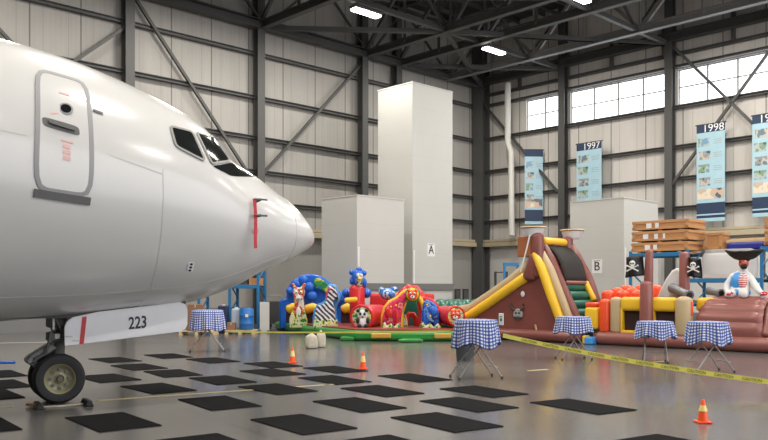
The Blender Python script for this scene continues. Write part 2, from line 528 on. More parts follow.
# dark skirting along the foot of the left wall, timber ledge on both walls
mb = MB(); wbox(mb, 0, HS, 0, .06, 0, .75)
struct(mb.build('baseboard_left', M['boxd']))
mb = MB(); wbox(mb, 0, .06, .06, HR, 0, .45)
struct(mb.build('baseboard_right', M['boxd']))
mb = MB(); wbox(mb, .0, HS, 0, .45, 3.95, 4.2); wbox(mb, .0, HS, .1, .35, 4.22, 4.36)
struct(mb.build('trim_1', M['ledge'], bev=.02))
mb = MB(); wbox(mb, 0, .45, .45, HR, 3.95, 4.2); wbox(mb, .1, .35, .45, HR, 4.22, 4.36)
struct(mb.build('trim_2', M['ledge'], bev=.02))

LCOL = [7.18, 9.57, 15.83, 22.02, 28.2, 34.4, 40.4, 46.6, 52.8, 59]
ZE = 13.3


def column(s, r, up, w=.38):
    mb = MB(); mb.ibeam(H(s, r, 0), H(s, r, HZ), w, w, .05, up)
    return struct(mb.build('steel_column', M['steel']))


for s in LCOL: column(s, .35, DR)
for r in RCOL[1:] + [35.7, 41.7]: column(.35, r, DL)
column(.5, .5, DL, .7)
for z in (12.05, 10.1, 8.3, 6.8, 5.4):
    mb = MB(); mb.ibeam(H(0, .16, z), H(HS, .16, z), .22, .16, .03)
    struct(mb.build('wall_girt', M['steel']))
for z in (12.7, 12.1, 10.18, 8.3, 6.8, 5.4):
    mb = MB(); mb.ibeam(H(.16, 0, z), H(.16, HR, z), .22, .14, .03)
    struct(mb.build('wall_girt', M['steel']))
# eaves beams
for a, b in ((H(0, .45, ZE), H(HS, .45, ZE)), (H(.45, 0, 13.45), H(.45, HR, 13.45))):
    mb = MB(); mb.ibeam(a, b, .4, .42, .06)
    struct(mb.build('eaves_beam', M['steel']))
# posts of the low girt frame above the windows
for r in (3.0, 6.1, 8.7, 11.5, 12.0, 14.8, 17.4, 18, 20.8):
    mb = MB(); mb.bar(H(.2, r, 12.7), H(.2, r, 14.4), .16, .16, DL)
    struct(mb.build('girt_post', M['steel']))
# cross bracing
for a, b in (((21.75, 13.1), (15.5, 5.6)), ((22.0, 11.9), (28.2, 6.6)), ((28.2, 11.9), (22.2, 6.6)), ((9.5, 12.9), (15.8, 6.5)), ((34.2, 12.9), (28, 6.6))):
    mb = MB(); mb.bar(H(a[0], .3, a[1]), H(b[0], .3, b[1]), .12, .12)
    struct(mb.build('wall_brace', M['steel']))
for a, b in (((.2, 12.6), (5.6, 6.7)), ((11.8, 13.3), (17.6, 6.7)), ((17.6, 13.3), (11.8, 6.3))):
    mb = MB(); mb.bar(H(.36, a[0], a[1]), H(.36, b[0], b[1]), .12, .12)
    struct(mb.build('wall_brace', M['steel']))
# roof trusses parallel to the right wall
ZB_, ZT_ = 13.25, 16.2
for s in (3.2, 7.1, 9.5, 15.8, 22.0, 28.2, 34.4, 40.6):
    m_ = M['truss_lit'] if s < 4 else M['steel']
    mb = MB()
    mb.ibeam(H(s, .3, ZB_), H(s, HR, ZB_), .3, .34, .04)
    mb.ibeam(H(s, .3, ZT_), H(s, HR, ZT_), .26, .26, .04)
    r = 0.3; k = 0
    while r < HR - 3:
        mb.bar(H(s, r + 2.9, ZB_), H(s, r + 2.9, ZT_), .13, .13)
        if k % 2 == 0: mb.bar(H(s, r, ZB_), H(s, r + 2.9, ZT_), .15, .15)
        else: mb.bar(H(s, r, ZT_), H(s, r + 2.9, ZB_), .15, .15)
        r += 2.9; k += 1
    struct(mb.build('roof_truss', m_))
# struts parallel to the left wall, with a light web above
for r in (.5, 5.68, 11.7, 17.7, 23.7, 29.7):
    mb = MB(); mb.bar(H(.3, r, ZB_ + .02), H(42, r, ZB_ + .02), .2, .2)
    mb.bar(H(.3, r, ZT_ - .1), H(42, r, ZT_ - .1), .14, .14)
    pts = [.3, 3.2, 6.84, 9.27, 12.4, 15.6, 18.7, 21.8, 24.9, 28]
    for k, (a, b) in enumerate(zip(pts, pts[1:])):
        za, zb = (ZB_, ZT_ - .1) if k % 2 else (ZT_ - .1, ZB_)
        mb.bar(H(a, r, za), H(b, r, zb), .10, .10)
    struct(mb.build('roof_strut', M['steel']))
for a, b in (((15.6, .3), (9.27, 5.68)), ((9.27, 5.68), (.4, 11.7)), ((6.84, .3), (.4, 5.68)), ((9.27, 5.68), (.5, .5)), ((6.84, 7.3), (.4, 11.7)), ((21.8, .3), (15.6, 5.68)), ((15.6, 5.68), (9.27, 11.7)), ((9.27, 11.7), (15.6, 17.7))):
    mb = MB(); mb.bar(H(a[0], a[1], ZB_ - .02), H(b[0], b[1], ZB_ - .02), .2, .2)
    struct(mb.build('plan_brace', M['steel']))
k = 0
r = 1.2
while r < 40:
    mb = MB(); mb.ibeam(H(.1, r, HZ - .16), H(50, r, HZ - .16), .14, .24, .03)
    struct(mb.build('roof_purlin', M['steel_l'])); r += 1.7
# white downpipe in the corner
mb = MB(); mb.tube([H(.88, 2.69, 12.9), H(.88, 2.69, 9.6), H(.88, 2.92, 9.1), H(.88, 2.95, 4.5)], .17, 12)
tag(mb.build('downpipe', M['pipe'], smooth=True), 'white vertical pipe running down the wall beside the corner column', 'pipe')


# lamps
def lamp(c, label, energy=900):
    t = thing('ceiling_lamp', label, 'lamp', c, AW, 'long high bay lamps hung from the roof steel')
    mb = MB(); mb.box((0, 0, .10), (1.5, .42, .12), bev=.03)
    mb.build('housing', M['steel_l'], t)
    mb = MB(); mb.box((0, 0, 0), (1.42, .36, .1), bev=.04)
    mb.build('diffuser', M['lamp'], t, smooth=True)
    mb = MB()
    for x in (-.5, .5): mb.tube([(x, 0, .15), (x, 0, HZ - c[2])], .015, 6)
    mb.build('hanger', M['steel'], t)
    l = bpy.data.lights.new('lamp_light', 'AREA'); l.shape = 'RECTANGLE'; l.size = 1.4; l.size_y = .36; l.energy = energy
    l.color = (1, .94, .85)
    lo = bpy.data.objects.new('lamp_light', l); COL.objects.link(lo); lo.parent = t; lo.location = (0, 0, -.08)
    return t


LAMP_E = 430
lamp(at(366, 13, 33.3), 'bright lamp hung from the roof left of the tall pale cabinet', LAMP_E)
lamp(at(494, 51, 38.7), 'bright lamp hung in the roof corner right of the tall pale cabinet', LAMP_E)
lamp(at(578, -2, 31.9), 'lamp cut by the top edge of the photo', LAMP_E)
lamp(at(705, -9, 31.0), 'rightmost roof lamp, its rim just touching the top edge of the photo', LAMP_E)
for s, r in ((20, 5), (28, 5), (20, 14), (28, 14), (36, 14), (12, 22), (20, 22), (28, 22), (36, 22), (44, 12), (14, 31), (24, 31), (34, 31), (5, 20), (6, 29)):  # all out of view; the last added to brighten the right side
    lamp(H(s, r, 13.0), 'unseen high bay lamp hung to light the hangar', LAMP_E)

# ------------------------------------------------------------------ floor markings
mb = MB(); d = V((cos(radians(31)), sin(radians(31)), 0)); g = V((-4.5, 11.15, .003))
for a, b in ((-9, -.6), (.5, 4.1), (4.2, 4.9), (5.6, 6.1), (8.5, 9.0), (12, 12.4)):
    mb.bar(g + d * a, g + d * b, .09, .004)
tl = mb.build('trim_3', mat('worn_yellow_paint', (.42, .37, .16), .5, var=.3, scale=4)); struct(tl, 'worn yellow line on floor')
mb = MB(); mb.bar((-16, 21.6, .003), (-8.6, 24.2, .003), .12, .004)
struct(mb.build('trim_4', M['seam']), 'pale painted floor line by the wall')

exec_sections = True
# ------------------------------------------------------------------ black mats on the floor
MATS = [
    (-3.25, 9.61, 38, 'large black rubber mat on the floor just in front of the nose wheel'),
    (-2.30, 11.19, 34, 'black rubber mat right of the nose wheel, its far edge touching the yellow line'),
    (-3.60, 12.80, 40, 'black mat just behind the yellow line, under the right half of the numbered door'),
    (-2.81, 13.95, 35, 'black mat straight below the left gingham table, the nearer of two there'),
    (-3.96, 15.06, 33, 'black mat in the middle behind the line, under the right end of the numbered door'),
    (-4.96, 16.27, 38, 'black mat on the floor right below the number 223 on the gear door'),
    (-5.06, 18.86, 36, 'small far black mat left of the legs of the table by the blue barrel'),
    (-3.78, 17.75, 37, 'black mat at the feet of the left gingham table, the farther of two there'),
    (-5.98, 17.85, 40, 'far black mat under the left half of the numbered door, behind the others there'),
    (-4.90, 14.25, 40, 'black mat partly hidden behind the right side of the nose tyre'),
    (-2.11, 15.19, 38, 'black mat lying between the left traffic cone and the yellow line'),
    (-2.31, 16.72, 36, 'black mat whose right end lies at the foot of the left traffic cone'),
    (-0.96, 15.76, 36, 'black mat at the foot of the middle traffic cone'),
    (-0.87, 13.99, 36, 'black mat before the middle traffic cone, just behind the yellow line'),
    (-1.69, 12.72, 38, 'black mat on the yellow line, straight in front of the left traffic cone'),
    (-0.96, 9.45, 36, 'nearest full black mat in the middle of the floor'),
    (-0.35, 11.01, 35, 'black mat right behind the nearest full mat in the middle'),
    (-0.04, 12.49, 35, 'black mat in front of the yellow dash left of the bin table'),
    (0.54, 14.29, 35, 'black mat left of the legs of the table with the dark bin'),
    (1.53, 12.41, 34, 'black mat in front of the legs of the table with the dark bin'),
    (1.15, 11.04, 34, 'long black mat in the second row before the table with the bin'),
    (0.73, 9.59, 34, 'largest black mat below the table with the dark bin, nearest the camera'),
    (2.67, 10.86, 32, 'rightmost whole black mat, alone on the grey floor between bin table and right cone'),
    (3.02, 8.05, 33, 'black mat cut by the photo bottom, below the right traffic cone'),
    (0.12, 8.02, 35, 'black mat cut by the photo bottom, between two full mats in the middle'),
    (-1.75, 8.10, 36, 'black mat cut by the photo bottom, right of the large mat before the wheel'),
    (-4.75, 9.35, 38, 'black mat cut by the left edge of the photo, left of the nose wheel'),
    (-7.15, 14.9, 38, 'far black mat at the left edge, behind the blue bar'),
    (-6.35, 13.3, 38, 'black mat at the left edge behind the nose wheel'),
    (-5.9, 12.0, 38, 'shaded black mat directly left of the tyre'),
]
proto = None
for x, y, a, lab in MATS:
    if proto is None:
        mb = MB(); mb.box((0, 0, .006), (.72, 1.26, .012), bev=.004)
        proto = mb.build('floor_mat', M['rubmat']); o = proto
    else:
        o = proto.copy(); COL.objects.link(o)
    o.location = (x, y, 0); o.rotation_euler = (0, 0, radians(a)); tag(o, lab, 'mat', 'black rubber mats laid out on the hangar floor')

# ------------------------------------------------------------------ the airliner nose
S_ = [0, .08, .25, .5, .8, 1.07, 1.34, 1.63, 2.06, 2.4, 3, 4, 5, 6, 8, 11, 20, 26, 31, 33]
W_ = [0, .22, .44, .64, .84, .984, 1.101, 1.211, 1.352, 1.446, 1.58, 1.73, 1.82, 1.87, 1.88, 1.88, 1.88, 1.6, .7, .2]
C_ = [2.42, 2.42, 2.43, 2.45, 2.489, 2.532, 2.591, 2.656, 2.753, 2.817, 2.9, 3.0, 3.1, 3.15, 3.2, 3.2, 3.2, 3.5, 4.2, 4.5]
T_ = [2.42, 2.60, 2.77, 3.01, 3.165, 3.335, 3.485, 3.63, 4.10, 4.285, 4.52, 4.81, 4.97, 5.06, 5.10, 5.11, 5.11, 5.1, 4.95, 4.7]
B_ = [2.36, 2.27, 2.17, 2.03, 1.909, 1.798, 1.656, 1.529, 1.396, 1.338, 1.29, 1.19, 1.13, 1.1, 1.09, 1.07, 1.07, 1.8, 3.5, 4.3]
Q_ = [sqrt(v) for v in S_]
fW, fC, fT, fB = (pchip(Q_, v) for v in (W_, C_, T_, B_))


def skin0(s, al):
    q = sqrt(max(s, 0)); w, c = fW(q), fC(q); sa = sin(al)
    return V((4 - s, -w * cos(al), c + (fT(q) - c) * sa if sa > 0 else c + (c - fB(q)) * sa))


def skin(s, deg, off=0.0):
    al = radians(deg); p = skin0(s, al)
    if off:
        e = 1e-3
        n = (skin0(s + e, al) - skin0(s - e, al)).cross(skin0(s, al + e) - skin0(s, al - e)).normalized()
        if n.y * -cos(al) + n.z * sin(al) < 0: n = -n
        p = p + n * off
    return p


PL = thing('airliner', 'white airliner parked nose in, seen from its right side, gear door numbered 223', 'aircraft', (-4.62, 11.34, 0), radians(31))
mb = MB()
ss = [(.0 + 2.7 * i / 70) ** 2 for i in range(1, 71)] + [8 + i * 1.25 for i in range(0, 21)]
NA = 72
tip = mb.bm.verts.new(skin0(0, 0)); prev = None
for s in ss:
    ring = [mb.bm.verts.new(skin0(s, 2 * pi * k / NA)) for k in range(NA)]
    for k in range(NA):
        if prev is None: mb.bm.faces.new((tip, ring[k], ring[(k + 1) % NA]))
        else: mb.bm.faces.new((prev[k], ring[k], ring[(k + 1) % NA], prev[(k + 1) % NA]))
    prev = ring
mb.bm.faces.new(prev)
FUS = mb.build('fuselage', M['plane'], PL, smooth=True)


def squircle(u, v, p):
    """unit square point pulled to a rounded square"""
    m = max(abs(u), abs(v))
    if m < 1e-6: return 0, 0
    n = (abs(u) ** p + abs(v) ** p) ** (1 / p)
    return u * m / n, v * m / n


def quad(c4, u, v):
    if isinstance(c4[0], list):       # a table of (s, angle) points, row by row
        n = len(c4) - 1; x, y = min(max((u + 1) / 2, 0), 1) * n, min(max((1 - v) / 2, 0), 1) * n
        i, j = min(int(x), n - 1), min(int(y), n - 1); fx, fy = x - i, y - j
        return tuple((c4[j][i][k] * (1 - fx) + c4[j][i + 1][k] * fx) * (1 - fy) + (c4[j + 1][i][k] * (1 - fx) + c4[j + 1][i + 1][k] * fx) * fy for k in (0, 1))
    a, b, c, d = c4            # tl, tr, br, bl
    x, y = (u + 1) / 2, (1 - v) / 2
    return tuple((a[i] * (1 - x) + b[i] * x) * (1 - y) + (d[i] * (1 - x) + c[i] * x) * y for i in (0, 1))


def skin_patch(name, c4, m, off, p=40, n=14, parent=PL, mirror=False, skirt=.02):
    """a plate following the skin between four (s, angle) corners"""
    last = None
    for sg in ((-1, 1) if mirror else (1,)):
        mb = MB()
        def fn(i, j, o=off):
            u, v = squircle(i * 2 - 1, j * 2 - 1, p); s, a = quad(c4, u, v)
            q = skin(s, a, o); q.y *= sg; return q
        mb.grid(fn, n, n)
        for e in range(4):
            def sk(i, j, e=e):
                f = ((i, 0), (1, i), (1 - i, 1), (0, 1 - i))[e]
                return fn(*f, off - skirt * j)
            mb.grid(sk, n, 1)
        bmesh.ops.remove_doubles(mb.bm, verts=mb.bm.verts, dist=1e-4)
        last = mb.build(name, m, parent, smooth=True)
    return last


def skin_line(name, pts, w, m, off=.003, parent=PL, closed=False):
    """narrow strip on the skin through (s, angle) points"""
    mb = MB(); P = []
    n = len(pts)
    for i in range(n - 1 + (1 if closed else 0)):
        a, b = pts[i], pts[(i + 1) % n]
        for t in range(8): P.append((a[0] + (b[0] - a[0]) * t / 8, a[1] + (b[1] - a[1]) * t / 8))
    if not closed: P.append(pts[-1])
    C = [skin(s, a, off) for s, a in P]; k = len(C)
    rows = []
    for i in range(k):
        d = C[(i + 1) % k if closed else min(i + 1, k - 1)] - C[(i - 1) % k if closed else max(i - 1, 0)]
        nn = (skin(*P[i], .05) - skin(*P[i])).normalized()
        x = d.cross(nn).normalized() * w / 2
        rows.append([mb.bm.verts.new(C[i] + x), mb.bm.verts.new(C[i] - x), mb.bm.verts.new(C[i] - x - nn * .01), mb.bm.verts.new(C[i] + x - nn * .01)])
    for i in range(k if closed else k - 1):
        a, b = rows[i], rows[(i + 1) % k]
        for q in range(4): mb.bm.faces.new((a[q], a[(q + 1) % 4], b[(q + 1) % 4], b[q]))
    return mb.build(name, m, parent, smooth=False)


# service door
DC = [(4.434, 43.7), (3.84, 44.5), (3.865, -8.1), (4.517, -8.1)]
dr = skin_patch('service_door', DC, M['plane'], .012, p=7, n=26)
ring = []
for t in range(48):
    a = 2 * pi * (t + .5) / 48; u, v = cos(a), sin(a); mm = max(abs(u), abs(v)); u, v = squircle(u / mm, v / mm, 7)
    ring.append(quad(DC, u, v))
skin_line('door_seal', ring, .055, M['seal'], .016, dr, True)
skin_line('door_sill', [(4.53, -9.8), (3.87, -10.2)], .10, M['darkseal'], .02, dr)
p0 = skin(4.138, 25.6)
pn = (skin(4.138, 25.6, .1) - p0).normalized(); px_ = V((1, 0, 0)); py_ = pn.cross(px_)
mb = MB(); mb.lathe([(.0, .022), (.085, .022), (.085, -.01)], Mx=frame_mx(p0, px_, py_)); w_ = mb.build('porthole', M['seal'], dr)
mb = MB(); mb.lathe([(0, .027), (.062, .027), (.062, .0)], Mx=frame_mx(p0, px_, py_)); mb.build('porthole_glass', M['cockpit'], dr)
hq = skin_patch('handle_recess', [(4.43, 19.6), (4.0, 18.9), (3.99, 14.9), (4.42, 15.7)], M['darkseal'], .016, p=5, n=8, parent=dr)
hh = skin_patch('handle', [(4.37, 18.3), (4.06, 17.6), (4.05, 16.2), (4.36, 17.0)], M['gear'], .05, p=5, n=8, parent=dr)
skin_line('red_print', [(4.20, 33.2), (4.08, 33.0)], .03, M['redprint'], .017, dr)
skin_line('red_print', [(4.32, 21.8), (4.24, 22.8)], .02, M['redprint'], .017, dr)
skin_line('red_print', [(4.22, 11.8), (4.08, 11.6)], .025, M['redprint'], .017, dr)
for q in range(3):
    skin_line('red_print', [(4.20, 9.6 - q * 2.3), (4.11, 9.5 - q * 2.3)], .05, M['redprint'], .017, dr)
skin_line('hinge', [(3.80, 28.9), (3.68, 28.6)], .035, M['darkseal'], .014, dr)

# cockpit windows, both sides
PANE_A = [[(2.742, 36.5), (2.632, 37.6), (2.517, 39.0), (2.396, 40.8)], [(2.738, 32.0), (2.617, 32.5), (2.494, 33.1), (2.367, 34.0)], [(2.726, 28.1), (2.597, 27.9), (2.464, 27.8), (2.326, 28.1)], [(2.715, 24.3), (2.574, 23.6), (2.43, 23.0), (2.279, 22.7)]]
PANE_B = [[(2.319, 42.5), (2.257, 43.7), (2.196, 45.0), (2.133, 46.6), (2.067, 48.8), (1.978, 54.0)], [(2.297, 37.9), (2.236, 39.2), (2.175, 40.6), (2.108, 42.5), (2.039, 45.0), (1.948, 50.7)], [(2.272, 33.8), (2.21, 35.2), (2.147, 36.8), (2.08, 38.8), (2.008, 41.7), (1.911, 48.3)], [(2.243, 30.1), (2.178, 31.6), (2.115, 33.4), (2.046, 35.6), (1.971, 39.1), (1.868, 46.6)], [(2.21, 26.5), (2.147, 28.2), (2.08, 30.2), (2.012, 32.7), (1.931, 36.8), (1.826, 44.8)], [(2.175, 23.1), (2.112, 24.9), (2.046, 27.1), (1.971, 30.2), (1.891, 34.6), (1.784, 43.0)]]
STRIP = [[(2.164, 21.9), (2.094, 23.9), (2.025, 26.2), (1.944, 29.8), (1.855, 35.2), (1.733, 45.3)], [(2.101, 22.0), (2.029, 24.1), (1.951, 27.2), (1.861, 31.9), (1.752, 39.8), (1.606, 52.1)], [(2.039, 22.1), (1.961, 24.8), (1.871, 29.0), (1.771, 35.2), (1.645, 44.5), (1.513, 53.7)], [(1.974, 22.7), (1.888, 26.2), (1.79, 31.4), (1.676, 38.8), (1.557, 46.0), (1.425, 54.3)], [(1.908, 23.6), (1.813, 28.0), (1.704, 34.2), (1.59, 40.5), (1.472, 46.7), (1.335, 55.2)], [(1.835, 25.2), (1.733, 30.3), (1.621, 36.1), (1.51, 41.1), (1.388, 46.9), (1.232, 57.9)]]


def rim_line(c4, p):
    q = []
    for t in range(56):
        a = 2 * pi * (t + .5) / 56; u, v = cos(a), sin(a); mm = max(abs(u), abs(v)); q.append(quad(c4, *squircle(u / mm, v / mm, p)))
    return q


for c4, p in ((PANE_A, 9), (PANE_B, 14), ([(1.93, 66.0), (1.88, 86.5), (1.62, 85.5), (1.72, 62.0)], 12)):
    skin_patch('cockpit_window', c4, M['cockpit'], .012, p, 30, PL, True)
    skin_line('window_frame', rim_line(c4, p), .035, M['frame'], .018, PL, True)
skin_patch('anti_glare_panel', STRIP, M['cockpit'], .010, 14, 30, PL, True)
# seams, panels, probes
skin_line('radome_seam', [(.62, a) for a in range(-84, 88, 6)], .018, M['seam'], .002)
skin_line('panel_seam', [(2.925, a) for a in range(-80, 12, 6)], .014, M['seam'], .002)
skin_line('panel_seam', [(3.63, 10.2), (2.93, 7.3), (2.93, 1.5)], .014, M['seam'], .002)
skin_line('panel_seam', [(5.4, 11), (4.6, 10.6)], .014, M['seam'], .002)
skin_line('panel_seam', [(5.6, -55), (4.8, -55.8), (3.2, -56.3), (2.4, -54), (1.5, -47), (.65, -40)], .02, M['seam'], .003)
for s, a in ((1.471, 14.2), (1.486, 1.1)):
    q = skin(s, a); nn = (skin(s, a, .1) - q).normalized()
    mb = MB(); mb.tube([q, q + nn * .12], .022, 8); mb.tube([q + nn * .12 - V((.09, 0, 0)), q + nn * .12 + V((.10, 0, 0))], .014, 8)
    mb.build('pitot_probe', M['darkseal'], PL, smooth=True)
q = skin(1.44, 15); nn = (skin(1.44, 15, .1) - q).normalized()
mb = MB(); b0 = q + nn * .13
mb.grid(lambda u, v: V((b0.x - .155 + .048 * u + .01 * sin(v * 5), b0.y - .06 * v * 1.2, b0.z - .72 * v)), 2, 10)
mb.build('red_cover_ribbon', M['redp'], PL, solid=.008)
q = skin(1.47, -10.5); nn = (skin(1.47, -10.5, .1) - q).normalized()
mb = MB(); mb.lathe([(0, .02), (.05, .02), (.05, -.01)], Mx=frame_mx(q, V((1, 0, 0)), nn.cross(V((1, 0, 0))))); mb.build('angle_sensor', M['redprint'], PL)
skin_patch('static_port_plate', [(2.48, -35.8), (2.38, -35.8), (2.38, -41.8), (2.48, -41.8)], M['door'], .006, 6, 4)
for a in (-36.7, -38.8, -40.9): skin_patch('static_port', [(2.45, a + .6), (2.41, a + .6), (2.41, a - .6), (2.45, a - .6)], M['black'], .010, 3, 4)

# nose gear door with its number
for sg in (-1, 1):
    mb = MB(); y0 = sg * .36
    top = [(x, 1.19 + .19 * (x / 1.75)) for x in (0.0, .3, .6, .9, 1.2, 1.5, 1.75)]
    pr = [(.05, .80), (.045, .95), (.045, 1.06), (.075, 1.14), (.15, 1.195)] + [(x, 1.215 + .185 * x / 1.75) for x in (.5, .9, 1.3)] + [(1.64, 1.395), (1.74, 1.36), (1.77, 1.28), (1.77, 1.06), (1.74, .99), (1.66, .955), (1.2, .91), (.6, .85)]
    mb.prism(pr, (0, y0, 0), (1, 0, 0), (0, 0, 1), .03)
    gd = mb.build('nose_gear_door', M['door'], PL, bev=.008)
    if sg < 0:
        mb = MB(); mb.prism([(.24, .818), (.30, .823), (.34, 1.205), (.28, 1.20)], (0, y0 - .004, 0), (1, 0, 0), (0, 0, 1), .006)
        mb.build('red_band', M['redstripe'], gd)
        text('door_number', '223', .245, M['black'], frame_mx((1.04, y0 - .004, 1.095), (1, 0, .075), (0, 0, 1)) @ Matrix.Diagonal((.72, 1, 1, 1)), gd, bold=.004)
        mb = MB()
        for x, z in ((.10, .93), (.20, .87)): mb.box((x, y0 - .004, z), (.10, .004, .02))
        mb.build('small_print', M['seam'], gd)
# gear leg
mb = MB()
mb.tube([(.05, 0, 1.30), (.02, 0, .62)], .085, 14); mb.tube([(.02, 0, .66), (0, 0, .34)], .05, 14); mb.tube([(0, -.24, .345), (0, .24, .345)], .045, 12)
sl = mb.build('strut', M['darkseal'], PL, smooth=True)
mb = MB(); mb.tube([(.02, -.05, .62), (0, -.05, .36)], .055, 14)
plab(mb.build('oleo_piston', M['chrome'], PL, smooth=True), 'bright chrome piston')
mb = MB(); mb.bar((-.04, 0, .80), (-.36, 0, .60), .22, .12); mb.bar((-.36, 0, .60), (-.06, 0, .36), .16, .09); mb.tube([(-.36, -.14, .60), (-.36, .14, .60)], .05, 10)
mb.build('torque_link', M['gear'], PL, bev=.015)
mb = MB(); mb.bar((.0, 0, 1.0), (-.12, 0, 1.32), .2, .1); mb.tube([(-.1, -.2, 1.0), (-.16, -.18, .7), (-.3, -.16, .62)], .018, 8); mb.tube([(-.06, -.2, 1.2), (.05, -.22, .95), (-.1, -.2, .8)], .015, 8)
mb.box((-.02, -.05, .92), (.22, .30, .12), bev=.02); mb.box((0, 0, 1.12), (.24, .36, .16), bev=.03)
mb.build('hydraulic_fittings', M['darkseal'], PL)
mb = MB(); mb.box((-.02, -.21, .93), (.07, .02, .07), bev=.008); mb.box((-.07, -.2, 1.1), (.03, .02, .16), bev=.008)
plab(mb.build('placard', M['white'], PL), 'small white fitting on the gear leg')
mb = MB(); mb.box((.55, 0, 1.36), (2.4, .68, .35)); mb.build('wheel_well', M['dark'], PL)
RY = Matrix.Rotation(pi / 2, 4, 'X')
for sg in (-1, 1):
    c = V((0, sg * .21, .345)); Mx = Matrix.Translation(c) @ Matrix.Rotation(sg * -pi / 2, 4, 'X')
    mb = MB(); mb.lathe([(.205, -.085), (.25, -.10), (.31, -.095), (.338, -.06), (.345, -.03), (.345, .03), (.338, .06), (.31, .095), (.25, .10), (.205, .085), (.205, -.085)], Mx=Mx, n=40)
    ty = mb.build('nose_wheel', M['tyre'], PL, smooth=True)
    mb = MB(); mb.lathe([(0, .03), (.05, .03), (.06, .05), (.10, .035), (.15, .05), (.18, .07), (.195, .088), (.208, .09), (.208, -.08), (0, -.08)], Mx=Mx, n=36)
    rm = mb.build('rim', M['rim'], ty, smooth=True)
    for k in range(8):
        a = k * pi / 4
        mb = MB(); mb.lathe([(0, .064), (.024, .064), (.024, .03)], Mx=Mx @ Matrix.Translation((.125 * cos(a), .125 * sin(a), 0)), n=10)
        mb.build('rim_hole', M['darkseal'], ty)
    mb = MB(); mb.lathe([(0, .075), (.03, .075), (.036, .06), (.036, .02)], Mx=Mx, n=16)
    mb.build('hub_cap', M['darkseal'], ty)
# chocks round the near wheel
for sx, lab in ((1, 'black wheel chock in front of the nose tyre'), (-1, 'dark wheel chock behind the nose tyre with orange end')):
    t = thing('wheel_chock', lab, 'chock', (-4.62 + sx * .25 * .857 + .11, 11.34 + sx * .25 * .515 - .19, 0), radians(31), 'chocks of the nose wheel')
    mb = MB(); mb.prism([(-.06, 0), (.06, 0), (.03, .075), (-.03, .075)], (sx * .06, -.16, 0), (1, 0, 0), (0, 0, 1), -.36)
    mb.build('chock_body', M['black'], t, bev=.01)
    if sx < 0:
        mb = MB(); mb.box((-.10, -.24, .035), (.07, .26, .04), Matrix.Rotation(.5, 3, 'Z'), bev=.01); mb.build('wooden_end', mat('orange_wood', (.50, .22, .08), .7), t)
mb = MB(); mb.tube([(-4.74, 10.76, .012), (-4.60, 10.70, .012), (-4.36, 10.80, .012), (-4.16, 10.95, .012), (-4.06, 11.06, .012)], .014, 8)
tag(mb.build('chock_rope', M['bag'], smooth=True), 'pale rope lying in front of the nose tyre between the chocks', 'rope')
mb = MB(); mb.tube([(-10.5, 15.9, .1), (-7.43, 16.2, .1)], .03, 10); mb.box((-8.2, 16.12, .05), (.08, .3, .1)); mb.box((-10.1, 15.95, .05), (.1, .4, .1))
tag(mb.build('tow_bar', M['bvin'], smooth=True), 'blue metal bar lying near the floor at the left edge', 'bar')


# ------------------------------------------------------------------ traffic cones
def cone(x, y, label, h=.32):
    t = thing('traffic_cone', label, 'cone', (x, y, 0), 0, 'small orange traffic cones')
    mb = MB(); mb.box((0, 0, .012), (.165, .165, .024), bev=.008); mb.build('base', M['orange'], t)
    mb = MB(); mb.lathe([(.066, .02), (.020, h), (.016, h + .006), (0, h + .006)]); mb.build('cone_body', M['orange'], t, smooth=True)
    mb = MB(); mb.lathe([(.0505, .14), (.0315, h - .06), (.028, h - .06), (.047, .14), (.0505, .14)]); plab(mb.build('reflective_band', M['cuff'], t, smooth=True), 'pale yellow reflective band')
    return t


cone(gx(292.6, 17.2), 17.2, 'small orange cone left of the two cream sacks')
cone(gx(363, 15.9), 15.9, 'small orange cone right of the two cream sacks')
cone(gx(703, 9.55), 9.55, 'orange cone with yellow band alone on the floor at the right', .27)

# ------------------------------------------------------------------ cream sacks
for px, Y, w, h, lab, seed in ((311.5, 21.3, .33, .38, 'left cream sack on the floor before the jungle inflatable', 1), (320.8, 21.65, .29, .42, 'right cream sack with twisted top before the jungle inflatable', 2)):
    t = thing('sack', lab, 'sack', (gx(px, Y), Y, 0), .4 * seed, 'cream sacks')
    mb = MB()
    rr = random.Random(seed)
    ph = [rr.uniform(0, 6) for _ in range(3)]
    n = 20
    prof = [(.9, .0), (1.0, .05), (1.04, .3), (1.0, .6), (.95, .8), (.75, .92), (.35, 1.0), (.2, 1.06), (.28, 1.12)]
    rings = []
    for k, (r, z) in enumerate(prof):
        rings.append([mb.bm.verts.new((r * w / 2 * (1 + .07 * sin(3 * a + ph[0] + k) + .05 * sin(5 * a + ph[1])) * cos(a), r * w / 2 * .85 * (1 + .07 * sin(4 * a + ph[2])) * sin(a), z * h)) for a in [2 * pi * i / n for i in range(n)]])
    for a, b in zip(rings, rings[1:]):
        for i in range(n): mb.bm.faces.new((a[i], a[(i + 1) % n], b[(i + 1) % n], b[i]))
    mb.bm.faces.new(rings[0][::-1]); mb.bm.faces.new(rings[-1])
    mb.build('sack_body', M['bag'], t, smooth=True, sub=1)
    mb = MB(); mb.lathe([(.028, .99 * h), (.034, 1.05 * h), (.028, 1.08 * h)], n=14); mb.build('tie', M['tan'], t)


